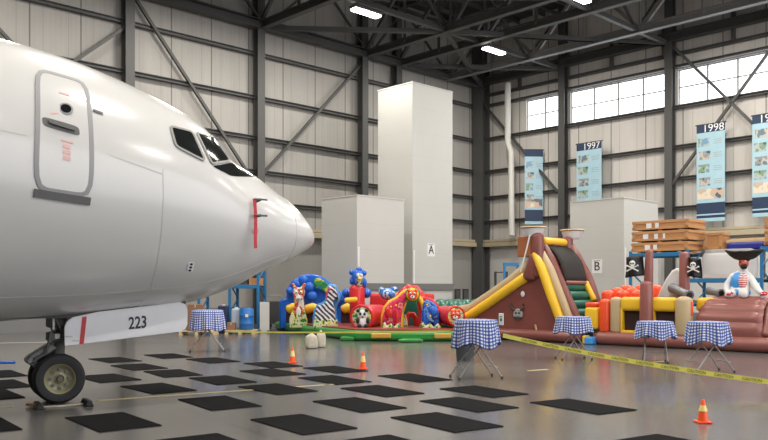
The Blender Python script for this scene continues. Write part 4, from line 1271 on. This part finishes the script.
for x0, x1 in ((.72, 1.36), (1.62, 2.28)):
    mb = MB()
    mb.box(((x0 + x1) / 2, .14, 1.16), (x1 - x0, .3, .38), bev=.09, seg=3)
    mb.box((x0 + .03, .14, .70), (.07, .26, .72), bev=.03); mb.box(((x0 + x1) / 2, .14, .38), (x1 - x0, .26, .10), bev=.03)
    wf = mb.build('window_wall', M['yellow'], OC, smooth=True)
    mb = MB(); mb.box(((x0 + x1) / 2 + .03, .17, .70), (x1 - x0 - .08, .04, .56)); mb.build('window_opening', M['hole'], wf)
mb = MB(); mb.puff([(1.49, .0, .35), (1.49, .0, 1.7)], [.2, .17]); ms = mb.build('mast', M['brown2'], OC, smooth=True)
mb = MB(); mb.puff([(1.52, .05, 1.7), (1.55, .05, 2.58)], [.125, .105]); mb.build('mast_top', M['brown2'], ms, smooth=True)
mb = MB(); mb.puff([(2.12, 1.0, .4), (2.12, 1.0, 2.52)], [.16, .135]); mb.build('mast', M['brown2'], OC, smooth=True)


def flag(x0, x1, y, z0, z1, sg):
    w, h = x1 - x0, z1 - z0
    fn = lambda u, v, o=0: V((x0 + w * u, y + .08 * sin(u * 8 + 2 * v) + o, z0 + h * v - .06 * u * sg))
    mb = MB(); mb.grid(lambda u, v: fn(u, v), 12, 8); f = mb.build('pirate_flag', M['black'], OC, solid=.015, smooth=True)
    c = fn(.5, .55, -.03); k = h * .9; ry = Matrix.Rotation(.15, 3, 'Y')
    mb = MB(); mb.ell(c + V((0, 0, .10 * k)), (.17 * k, .02, .16 * k)); mb.ell(c + V((0, 0, -.04 * k)), (.10 * k, .02, .08 * k))
    for s in (-1, 1):
        mb.tube([c + V((-s * .30 * k, 0, -.30 * k)), c + V((s * .30 * k, 0, -.02 * k))], .035 * k, 8)
        for e in (-1, 1): mb.ell(c + V((e * s * .30 * k, 0, -.30 * k if e < 0 else -.02 * k)), .05 * k)
    sk = mb.build('skull_and_bones', M['white'], f, smooth=True)
    mb = MB()
    for s in (-1, 1): mb.ell(c + V((s * .065 * k, -.02, .10 * k)), (.045 * k, .012, .045 * k))
    mb.build('skull_eyes', M['black'], f)


flag(.92, 1.44, -.10, 1.88, 2.44, -1)
flag(2.26, 2.62, .9, 1.92, 2.45, 1)
# red bollards, entrance blocks
mb = MB(); mb.box((.62, 1.6, .75), (1.4, 2.0, .9), bev=.15, seg=3); mb.build('bollard_base', M['brown2'], OC, smooth=True)
for j, y in enumerate((.95, 1.45, 1.95)):
    for i in range(3):
        x = -.12 + .46 * i + .05 * j
        mb = MB(); mb.puff([(x, y, .6), (x, y, 1.42 + .08 * j)], .20); mb.build('bollard', M['ovin'], OC, smooth=True)
mb = MB(); mb.box((-.17, .14, .74), (.42, .3, .62), bev=.07, seg=3); mb.build('entrance_block', M['yellow'], OC, smooth=True)
mb = MB(); mb.puff([(.22, .10, .42), (.22, .10, 1.2)], .16); plab(mb.build('entrance_pillar', M['ovin'], OC, smooth=True), 'orange red pillar')
mb = MB(); mb.box((-.18, .16, 1.12), (.4, .26, .14), bev=.05, seg=3); plab(mb.build('entrance_cap', M['ovin'], OC, smooth=True), 'orange red cap')
mb = MB(); mb.puff([(2.66, .1, .9), (2.66, .1, 1.22)], .06); mb.build('orange_strip', M['ovin'], OC, smooth=True)
# fin, cannons
mb = MB()
fn_ = [(0, 0), (.12, .25), (.27, .55), (.44, .78), (.58, .86), (.70, .82), (.78, .68), (.82, .4), (.84, 0)]
mb.prism(fn_, (1.30, 1.0, 1.30), (1, 0, 0), (0, 0, 1), .35); mb.build('white_fin', M['sail'], OC, smooth=True, bev=.10)
for a, b, r in (((1.80, .95, 1.60), (2.52, .35, 1.40), .125), ((2.75, 1.1, 1.52), (3.2, .75, 1.46), .10)):
    a, b = V(a), V(b); d = (b - a).normalized()
    mb = MB(); mb.tube([a - d * .05, a, a + d * .3, b - d * .08, b - d * .08, b], [r * .7, r * 1.1, r * 1.0, r * .85, r * 1.1, r * 1.1], 18); cn = mb.build('cannon', M['cannon'], OC, smooth=True)
    mb = MB(); mb.tube([b - d * .02, b + d * .006], r * .7, 16); mb.build('muzzle', M['black'], cn)
mb = MB(); mb.box((2.85, .75, 1.16), (.5, .4, .36), bev=.08, seg=3); mb.build('yellow_block', M['yellow'], OC, smooth=True)
# ribbed ramp
mb = MB()
def ramp(u, v):
    t = v * 5; k = t - math.floor(t) if v < 1 else 1.0
    rib = .045 * sin(pi * min(max(k, 0), 1))
    a = v * pi / 2
    y, z = .95 - .92 * cos(a) ** .9, .36 + 1.0 * sin(a) ** .85 if a > 0 else .36
    x = 2.70 + .20 * v + (1.74 - .28 * v) * u
    e = 1 - (2 * abs(u - .5)) ** 10
    return V((x, y - rib * cos(a) + .12 * (1 - e), z + rib * sin(a) - .12 * (1 - e) * v))
mb.grid(ramp, 28, 60)
rp = mb.build('ribbed_ramp', M['brown2'], OC, smooth=True)
rp.data.set_sharp_from_angle(angle=radians(80))
mb = MB(); mb.box((3.57, 1.32, .80), (1.60, .95, 1.08), bev=.12, seg=3); mb.build('ramp_block', M['brown2'], OC, smooth=True)
mb = MB(); mb.puff([(4.50, .15, .45), (4.46, .5, 1.0), (4.42, .95, 1.30)], .10); mb.build('ramp_edge', M['brown2'], OC, smooth=True)
mb = MB(); mb.box((5.15, 1.0, .39), (1.0, 1.6, .12), bev=.04); mb.build('green_mat', M['gvin'], OC)
mb = MB(); mb.box((5.3, 1.9, .9), (.9, .4, 1.0), bev=.1, seg=3); mb.build('back_wall', M['brown'], OC, smooth=True)

# pirate figure: body in one mesh, hat / vest / beard on it
px0, py0, pz0 = 3.62, 1.0, 1.36
bm_ = MB()
def skin_body(chains):
    """continuous figure from joint chains via a skin modifier"""
    me = bpy.data.meshes.new('pirate_figure'); vs, es, rs, idx = [], [], [], {}
    for ch in chains:
        prev = None
        for p, r in ch:
            k = tuple(round(q, 3) for q in p)
            if k not in idx: idx[k] = len(vs); vs.append(p); rs.append(r)
            if prev is not None: es.append((prev, idx[k]))
            prev = idx[k]
    me.from_pydata(vs, es, [])
    o = bpy.data.objects.new('pirate_figure', me); COL.objects.link(o)
    md = o.modifiers.new('Skin', 'SKIN'); md.use_smooth_shade = True
    for v, r in zip(me.skin_vertices[0].data, rs): v.radius = (r, r)
    me.skin_vertices[0].data[0].use_root = True
    s = o.modifiers.new('Subdivision', 'SUBSURF'); s.levels = 2; s.render_levels = 2
    return o
pel = (px0, py0, pz0 + .12); ch_ = (px0 + .04, py0 - .02, pz0 + .50); nk = (px0 + .07, py0 - .04, pz0 + .70); hd = (px0 + .09, py0 - .06, pz0 + .84); hd2 = (px0 + .10, py0 - .06, pz0 + .98)
pf = skin_body([
    [(pel, .22), ((px0 + .02, py0, pz0 + .32), .21), (ch_, .20), (nk, .09), (hd, .13), (hd2, .12)],
    [(ch_, .20), ((px0 - .20, py0 - .04, pz0 + .54), .10), ((px0 - .34, py0 - .10, pz0 + .28), .10), ((px0 - .24, py0 - .30, pz0 + .12), .075), ((px0 - .16, py0 - .36, pz0 + .10), .06)],
    [(ch_, .20), ((px0 + .26, py0 - .04, pz0 + .50), .10), ((px0 + .42, py0 - .14, pz0 + .26), .10), ((px0 + .56, py0 - .26, pz0 + .13), .075), ((px0 + .66, py0 - .30, pz0 + .10), .06)],
    [(pel, .22), ((px0 - .15, py0 - .2, pz0 + .08), .13), ((px0 - .2, py0 - .45, pz0 + .08), .10)],
    [(pel, .22), ((px0 + .16, py0 - .2, pz0 + .08), .13), ((px0 + .22, py0 - .45, pz0 + .08), .10)]])
pf.data.materials.append(M['white']); pf.parent = OC
mb = MB(); mb.ell((px0 - .03, py0 - .03, pz0 + .38), (.225, .23, .30)); mb.ell((px0, py0 - .05, pz0 + .12), (.26, .24, .16)); mb.build('blue_vest', M['lbvin'], pf, smooth=True)
mb = MB(); mb.ell((px0 + .10, py0 - .12, pz0 + .40), (.12, .17, .24)); mb.build('striped_shirt', stripe_mat('red_white_stripe', (.75, .74, .72), (.6, .04, .05), 5.5, 'Z'), pf, smooth=True)
mb = MB(); mb.ell((px0 + .10, py0 - .09, pz0 + .88), (.125, .13, .14)); mb.ell((px0 + .14, py0 - .23, pz0 + .88), (.03, .05, .035)); fc = mb.build('face', M['skin'], pf, smooth=True)
mb = MB(); mb.ell((px0 + .06, py0 - .20, pz0 + .92), (.03, .02, .03)); mb.build('eye_patch', M['black'], pf, smooth=True)
mb = MB(); mb.ell((px0 + .13, py0 - .17, pz0 + .80), (.09, .07, .08)); mb.build('beard', M['black'], pf, smooth=True)
mb = MB(); mb.ell((px0 + .18, py0 - .20, pz0 + .93), (.025, .02, .03)); mb.build('eye', M['white'], pf, smooth=True)
for x, y in ((px0 - .15, py0 - .37), (px0 + .68, py0 - .31)):
    mb = MB(); mb.ell((x, y, pz0 + .10), (.075, .06, .06))
    for q in range(4): mb.tube([(x + (-.04 + .027 * q), y - .03, pz0 + .11), (x + (-.045 + .03 * q), y - .085 - .01 * (q in (1, 2)), pz0 + .085), (x + (-.045 + .03 * q), y - .09, pz0 + .05)], .013, 6)
    mb.tube([(x + .05, y, pz0 + .12), (x + .085, y - .05, pz0 + .10)], .016, 6)
    plab(mb.build('red_glove', M['rvin'], pf, smooth=True), 'red hand')
mb = MB()
mb.grid(lambda u, v: V((px0 + .10 + (.13 + .36 * v) * cos(2 * pi * u), py0 - .05 + (.13 + .16 * v) * sin(2 * pi * u), pz0 + .98 + .02 * v + .25 * v * v * abs(cos(2 * pi * u)) ** 1.3 + .20 * v * (1 - abs(cos(2 * pi * u))))), 40, 6, True)
mb.ell((px0 + .10, py0 - .05, pz0 + 1.06), (.17, .15, .15))
ht = mb.build('pirate_hat', M['black'], pf, smooth=True, solid=.02)
mb = MB(); mb.ell((px0 + .12, py0 - .21, pz0 + 1.10), (.045, .02, .05)); mb.build('hat_badge', M['white'], pf)

# ------------------------------------------------------------------ jungle inflatable
JO = V((0, 26, 0))
JG = thing('jungle_inflatable', 'green based inflatable jungle playground with painted animals and red tunnels', 'inflatable', JO, 0)
def jm(): return MB(JO)
foot = [(-4.25, 31.2), (-2.75, 27.7), (-1.5, 25.3), (-.95, 24.35), (0, 24.1), (2.2, 24.0), (2.6, 24.4), (2.45, 25.7), (1.65, 26.4), (1.4, 29.8), (-1.0, 30.4), (-2.9, 31.6), (-4.1, 31.6)]
mb = jm(); mb.prism(foot, (0, 0, .30), (1, 0, 0), (0, 1, 0), .29); mb.build('base', M['gvin'], JG, smooth=True, bev=.09)
mb = jm(); mb.prism([(x * .93 + .0, 28 + (y - 28) * .9) for x, y in foot], (0, 0, .335), (1, 0, 0), (0, 1, 0), .05); mb.build('play_floor', mat('maroon_vinyl', (.24, .03, .02), .45), JG)
for a, b in ((371, 391), (434, 451)):
    mb = jm(); mb.box(((gx(a, 24.05) + gx(b, 24.05)) / 2, 24.0 if a > 400 else 24.06, .17), (gx(b, 24) - gx(a, 24), .10, .15), bev=.03); mb.build('base_panel', mat('amber_vinyl', (.55, .30, .05), .4), JG)
mb = jm(); mb.prism([(gx(398, 23.6), 23.55), (gx(423, 23.6), 23.55), (gx(419, 24.2), 24.3), (gx(404, 24.2), 24.3)], (0, 0, .10), (1, 0, 0), (0, 1, 0), .09); mb.build('entry_step', M['gvin'], JG, bev=.03)
mb = jm(); mb.prism([(gx(340, 24.4), 24.35), (gx(354, 24.3), 24.2), (gx(356, 24.8), 24.9), (gx(344, 25), 25)], (0, 0, .12), (1, 0, 0), (0, 1, 0), .11); mb.build('entry_step', M['gvin'], JG, bev=.03)


def cut(name, pts, Y, m, th=.25, bev=.05, parent=None):
    """an upright puffy panel with this outline (as seen at depth Y)"""
    mb = jm(); q = [at(x, y, Y) for x, y in pts]
    mb.prism([(p.x, p.z) for p in q], (0, Y, 0), (1, 0, 0), (0, 0, 1), -th if False else th)
    return mb.build(name, m, parent or JG, smooth=True, bev=bev)


def blob(mb, px, py, Y, rx, ry, d=.04):
    p = at(px, py, Y); mb.ell(p, (rx / F * Y, d, ry / F * Y))


# blue back wall with its dome and leaves
cut('back_wall', [(279, 329), (279, 302), (281, 299), (286, 298), (287, 289), (291, 282), (297, 277), (304, 274.5), (312, 274), (320, 276), (327, 280), (332, 285), (336, 291), (344, 293), (350, 297), (353, 304), (353, 330), (343, 330)], 29.8, M['bvin'], .6, .12)
cut('leaf_panel', [(313, 282), (315, 278), (320, 278.5), (326, 282), (331, 287), (333, 293), (328, 294), (322, 290), (316, 289)], 29.55, M['jungle'], .1, .03)
for x, y, r in ((290, 291, 4), (296, 284, 5), (303, 280, 5), (309, 287, 5), (300, 293, 5), (312, 296, 5), (340, 297, 6), (347, 301, 4)):
    mb = jm(); blob(mb, x, y, 29.5, r, r, .12); mb.build('wall_bubble', M['bvin'], JG, smooth=True)
for a, b in ((286, 300), (304, 321), (341, 353)):
    Y = 29.0
    z = at(0, 308, Y).z; mb = jm(); mb.puff([V((gx(a + 3, Y), Y, z - .05)), V((gx((a + b) / 2, Y), Y, z + .02)), V((gx(b - 3, Y), Y, z - .05))], .17); mb.build('yellow_arch', M['yellow'], JG, smooth=True)
    mb = jm(); mb.box(((gx(a, Y) + gx(b, Y)) / 2, Y + .1, .62), (gx(b, Y) - gx(a, Y), .2, .55)); mb.build('arch_opening', M['hole'], JG)
# giraffe
g_ = cut('giraffe_panel', [(291, 328), (290.5, 319), (293, 311), (294.5, 304), (293.8, 297), (292.6, 292), (293.5, 288.5), (291, 283.5), (292.6, 282.8), (296, 287.4), (300.5, 287.4), (304, 282.8), (305.6, 283.5), (303.4, 288.5), (304.6, 292), (303, 297.5), (303.6, 305), (305, 313), (306, 320), (305.5, 328)], 28.2, M['giraf'], .28, .04)
mb = jm(); blob(mb, 298.4, 298, 28.1, 2.6, 3.2); blob(mb, 296, 292.3, 28.1, 1.3, 1.6); blob(mb, 301, 292.3, 28.1, 1.3, 1.6); blob(mb, 298.5, 312, 28.1, 2.4, 5); mb.build('white_patches', M['white'], g_, smooth=True)
mb = jm(); blob(mb, 296.2, 292.6, 28.05, .6, .8); blob(mb, 300.8, 292.6, 28.05, .6, .8); blob(mb, 298.4, 299, 28.04, 1.4, .5); mb.build('face_marks', M['black'], g_, smooth=True)
g2 = cut('leafy_foot', [(289.5, 328), (289, 319), (292, 311), (295, 318), (298, 313), (301, 319), (304, 310), (307, 319), (307.5, 328)], 28.0, M['grassy'], .14, .03)
# zebra
cut('zebra_outline', [(312.5, 328.5), (312.5, 318), (314, 309), (317, 304), (322, 302.6), (325, 300), (326, 294), (327.4, 289.5), (327, 285), (331, 284), (336, 284.5), (337, 289), (340, 295), (340.2, 300), (338, 303.5), (336, 309), (337.2, 318), (338, 328.5)], 27.3, M['lbvin'], .2, .05)
z_ = cut('zebra_panel', [(314.5, 328.5), (314.5, 319), (315.5, 310), (318, 305.5), (323, 304.3), (326.5, 301), (327.6, 295), (329, 290), (328.3, 286.2), (330, 285.5), (332, 288), (333.6, 285.5), (335, 286.6), (335.2, 289.5), (338, 295), (338.4, 299), (336.5, 301), (333.6, 299.5), (333, 304), (334.6, 309), (335.2, 318), (336, 328.5)], 27.0, M['zebra'], .28, .04)
mb = jm(); blob(mb, 337, 298, 26.9, 1.5, 1.7); blob(mb, 333.4, 292.2, 26.9, .8, 1); mb.build('muzzle_and_eye', M['black'], z_, smooth=True)
mb = jm(); blob(mb, 327.5, 296, 27.1, 1.4, 6); blob(mb, 329.3, 289, 27.0, 1.2, 2); mb.build('mane', M['pink'], z_, smooth=True)
cut('leafy_foot', [(313, 329), (313, 322), (316, 317.5), (319, 322), (323, 319), (326, 323), (330, 318), (333, 323), (337, 319), (338.5, 329)], 26.85, M['grassy'], .14, .03)
# the blue figure on its red column
mb = jm()
Y = 27.6
p = at(357.5, 303, Y); q = at(357, 289, Y); mb.puff([V((p.x, Y, .5)), q], .27); mb.build('red_column', M['rvin'], JG, smooth=True)
mb = jm(); mb.puff([at(346, 300.5, 27), at(356, 299.5, 27)], .09); mb.build('yellow_bar', M['yellow'], JG, smooth=True)
for x_, y_ in ((366.5, 27.9), (347, 28.2)):
    mb = jm(); blob(mb, x_, 293.2, y_, 5, 5, .3); mb.build('blue_shoulder', M['bvin'], JG, smooth=True)
mb = jm(); blob(mb, 358, 278, Y, 6.5, 9, .26); blob(mb, 351.8, 272.5, Y, 2.8, 2.8, .12); blob(mb, 359, 269.6, Y, 3.2, 2.6, .12); blob(mb, 364, 273, Y, 2.8, 3, .12); blob(mb, 352, 281, Y, 2.6, 4, .12); blob(mb, 364.6, 283, Y, 2.4, 5, .12)
bf = mb.build('bird_figure', M['bvin'], JG, smooth=True)
mb = jm(); blob(mb, 359.5, 280, Y - .2, 4, 7, .12); mb.build('bird_front', M['art1'], bf, smooth=True)
mb = jm(); blob(mb, 358, 275, Y - .30, 1.6, 1.8); blob(mb, 361.5, 275.5, Y - .30, 1.4, 1.6); mb.build('eyes', M['white'], bf, smooth=True)
mb = jm(); blob(mb, 360, 279, Y - .34, 1.6, 1.4, .08); mb.build('beak', M['yellow'], bf, smooth=True)


def tunnel(px, py, r, Y, back, art, name):
    a = at(px, py, Y); b = at(*back); R_ = r / F * Y
    mb = jm(); d = (b - a).normalized()
    mb.tube([a + d * .02, a + d * .3, b], [R_, R_ * 1.02, R_], 28); mb.tube([b, b + d * .15], [R_, R_ * .7], 28); t_ = mb.build('tunnel', M['rvin'], JG, smooth=True)
    x, y, _ = mb._frame(d)
    mb = jm(); N_ = 32
    mb.puff
    ring = [a + (x * cos(2 * pi * k / N_) + y * sin(2 * pi * k / N_)) * R_ * .93 for k in range(N_ + 1)]
    mb.tube(ring, R_ * .13, 8, cap=False, up=d); mb.build('tunnel_rim', M['rvin'], t_, smooth=True)
    mb = jm(); mb.tube([a + d * .04, a - d * .02, a - d * .06], [R_ * .92, R_ * .9, R_ * .3], 28); mb.build('round_print', art, t_, smooth=True)
    return t_


pt = tunnel(362, 317.2, 12.2, 25.9, (379, 316, 27.6), M['grassy'], 'panda')
Y = 25.8
mb = jm(); blob(mb, 362.5, 314.5, Y, 5, 4.8, .06); blob(mb, 363, 322, Y, 5, 4.8, .06); mb.build('panda_white', M['white'], pt, smooth=True)
mb = jm()
for x, y, a, b in ((358, 310.6, 1.9, 1.9), (366.6, 310.3, 1.9, 1.9), (360.3, 314, 1.3, 1.6), (364.6, 314, 1.3, 1.6), (362.5, 316.8, 1, .8), (357.8, 320.6, 1.9, 3.4), (367.8, 320.6, 1.9, 3.4), (359.5, 326, 2.3, 2), (366.3, 326, 2.3, 2)): blob(mb, x, y, Y - .05, a, b, .05)
mb.build('panda_black', M['black'], pt, smooth=True)
# crimson and blue elephants with the arch between them
cut('elephant_outline', [(380.5, 331), (380.8, 317), (383.4, 307), (388.5, 300.5), (396, 296.5), (401, 292), (406, 288), (409.5, 291), (407, 303), (404, 312), (403, 331)], 26.05, M['yellow'], .25, .06)
e1 = cut('crimson_elephant', [(382, 331), (382.3, 317.5), (384.8, 308.4), (389.5, 302.4), (397, 298.4), (402, 294), (406, 291), (407, 294), (404.6, 304), (402, 312), (401, 320), (401, 331), (395, 331), (394, 325), (390.5, 325), (389.5, 331)], 25.85, M['pinkp'], .3, .07)
mb = jm(); blob(mb, 389, 312, 25.75, 4.5, 5.5, .08); blob(mb, 397, 318, 25.75, 1.6, 8, .08); mb.build('ear_and_trunk', M['rvin'], e1, smooth=True)
mb = jm()
for x, y in ((396, 305.5), (386, 326), (397, 326.5), (391, 307)): blob(mb, x, y, 25.68, 1.0, 1.2, .04)
mb.build('pale_spots', M['yellow'], e1, smooth=True)
cut('leafy_foot', [(382, 331), (382, 325), (385, 322), (387, 326), (391, 323), (394, 327), (398, 323), (401, 327), (401, 331)], 25.6, M['grassy'], .14, .03)
arch = [(396, 330), (396.5, 315), (398.5, 303), (403, 294), (409, 289), (415, 290), (420, 296), (423.5, 305), (425, 318), (425.5, 330)]
mb = jm(); mb.puff([at(x, y, 26.3) for x, y in arch], .17, up=(0, 1, 0)); mb.build('entrance_arch', M['rvin'], JG, smooth=True)
mb = jm(); mb.puff([at(x + .5, y + 3.6, 26.0) for x, y in arch[2:-2]], .08, up=(0, 1, 0)); mb.build('arch_trim', M['yellow'], JG, smooth=True)
cut('arch_back', [(400, 330), (401, 312), (404, 302), (411, 297), (417, 301), (420, 310), (422, 330)], 27.2, M['dgvin'], .2, .05)
mb = jm(); mb.puff([at(x, y, 26.6) for x, y in ((406, 329), (406.5, 319), (409.5, 314), (413, 314.5), (416, 319), (416.5, 329))], .09, up=(0, 1, 0)); mb.build('inner_arch', M['rvin'], JG, smooth=True)
cut('leafy_foot', [(402, 330), (402.5, 318), (405, 314), (407.5, 320), (408, 330)], 26.4, M['grassy'], .1, .03)
mb = jm(); blob(mb, 412.5, 294.5, 25.9, 7.6, 7.6, .12); tf = mb.build('lion_mane', M['gvin'], JG, smooth=True)
mb = jm(); blob(mb, 412.5, 294.5, 25.84, 6.4, 6.4, .12); mb.build('mane_ring', M['yellow'], tf, smooth=True)
mb = jm(); blob(mb, 412.5, 294.8, 25.78, 5, 5, .12); blob(mb, 408.8, 290.6, 25.78, 1.7, 1.7, .1); blob(mb, 416.2, 290.6, 25.78, 1.7, 1.7, .1); mb.build('lion_face', M['ovin'], tf, smooth=True)
mb = jm(); blob(mb, 412.5, 297, 25.68, 2.4, 1.8, .06); blob(mb, 410.5, 293.4, 25.68, 1.1, 1.2, .05); blob(mb, 414.5, 293.4, 25.68, 1.1, 1.2, .05); mb.build('face_white', M['white'], tf, smooth=True)
mb = jm(); blob(mb, 410.6, 293.5, 25.63, .5, .6, .04); blob(mb, 414.4, 293.5, 25.63, .5, .6, .04); blob(mb, 412.5, 296.3, 25.62, .9, .6, .04); mb.build('face_marks', M['black'], tf, smooth=True)
cut('elephant_outline', [(418.5, 330), (418.5, 312), (417, 302), (419, 297), (425, 296), (433, 299), (438.5, 304.5), (441, 313), (441, 330)], 26.05, M['rvin'], .25, .06)
e2 = cut('blue_elephant', [(421, 330), (421.5, 313), (423, 303), (426, 299.5), (432, 301), (437, 306), (439.5, 314), (439.5, 330), (434.5, 330), (433.5, 323), (430, 323), (429, 330)], 25.85, M['bluep'], .3, .07)
mb = jm(); blob(mb, 434, 311.5, 25.75, 4, 5, .08); blob(mb, 424.5, 317, 25.75, 1.6, 8, .08); mb.build('ear_and_trunk', M['bvin'], e2, smooth=True)
mb = jm()
for x, y in ((427, 305), (424, 326), (437, 326.5), (430, 316)): blob(mb, x, y, 25.68, 1.0, 1.2, .04)
mb.build('pale_spots', M['yellow'], e2, smooth=True)
cut('leafy_foot', [(420, 330), (420, 325), (423, 322), (426, 326), (430, 323), (434, 327), (438, 323), (441, 327), (441, 330)], 25.6, M['grassy'], .14, .03)
tt = tunnel(455.5, 316, 9.8, 25.4, (440, 315.5, 26.8), M['grassy'], 'tiger')
Y = 25.3
mb = jm(); blob(mb, 455.5, 315, Y, 5.2, 5.2, .06); blob(mb, 452, 311, Y, 1.6, 1.6, .05); blob(mb, 459, 311, Y, 1.6, 1.6, .05); mb.build('tiger_face', M['ovin'], tt, smooth=True)
mb = jm(); blob(mb, 455.5, 317.6, Y - .05, 2.8, 2, .05); blob(mb, 453.4, 313.6, Y - .05, 1.1, 1.2, .04); blob(mb, 457.6, 313.6, Y - .05, 1.1, 1.2, .04); mb.build('face_white', M['white'], tt, smooth=True)
mb = jm()
for x, y, a, b in ((455.5, 316.4, .9, .6), (453.4, 313.7, .5, .6), (457.6, 313.7, .5, .6), (451.6, 315.5, 1.2, .4), (459.4, 315.5, 1.2, .4), (455.5, 311, .4, 1)): blob(mb, x, y, Y - .09, a, b, .03)
mb.build('face_marks', M['black'], tt, smooth=True)
# behind: blue spotted fish, red rear wall
mb = jm(); blob(mb, 388, 294, 27.8, 8, 6, .3); blob(mb, 381.5, 291, 27.8, 3, 4.4, .15); blob(mb, 394, 289.4, 27.8, 4, 3, .15); mb.build('fish_figure', M['art2'], JG, smooth=True)
mb = jm(); mb.box((gx(402, 29.2), 29.2, .86), (gx(434, 29.2) - gx(370, 29.2), .5, 1.10), bev=.10, seg=3); mb.build('rear_wall', M['rvin'], JG, smooth=True)

# ribbed green tunnel on the floor behind
mb = MB()
P = [V((gx(436, 29.6) + k * .08, 29.6 - k * .012, .60)) for k in range(0, 25)]
mb.tube(P, [.56 + .045 * abs(sin(k * pi / 4)) for k in range(25)], 24)
tag(mb.build('ribbed_tunnel', M['dgvin'], smooth=True), 'dark green ribbed inflatable tunnel on the floor behind the end of the brown slide', 'tunnel')

# ------------------------------------------------------------------ light
w = bpy.data.worlds.new('sky'); SC.world = w; w.use_nodes = True
nt = w.node_tree; bg = nt.nodes['Background']
bg.inputs['Color'].default_value = (.97, .97, 1.0, 1); bg.inputs['Strength'].default_value = 2.5
SC.view_settings.view_transform = 'Standard'; SC.view_settings.look = 'None'
SC.view_settings.exposure = 0.2; SC.view_settings.gamma = 1.0; SC.view_settings.use_curve_mapping = False
SC.cycles.max_bounces = 8; SC.cycles.diffuse_bounces = 5; SC.cycles.glossy_bounces = 4
SC.cycles.use_denoising = True
SC.cycles.sample_clamp_indirect = 6
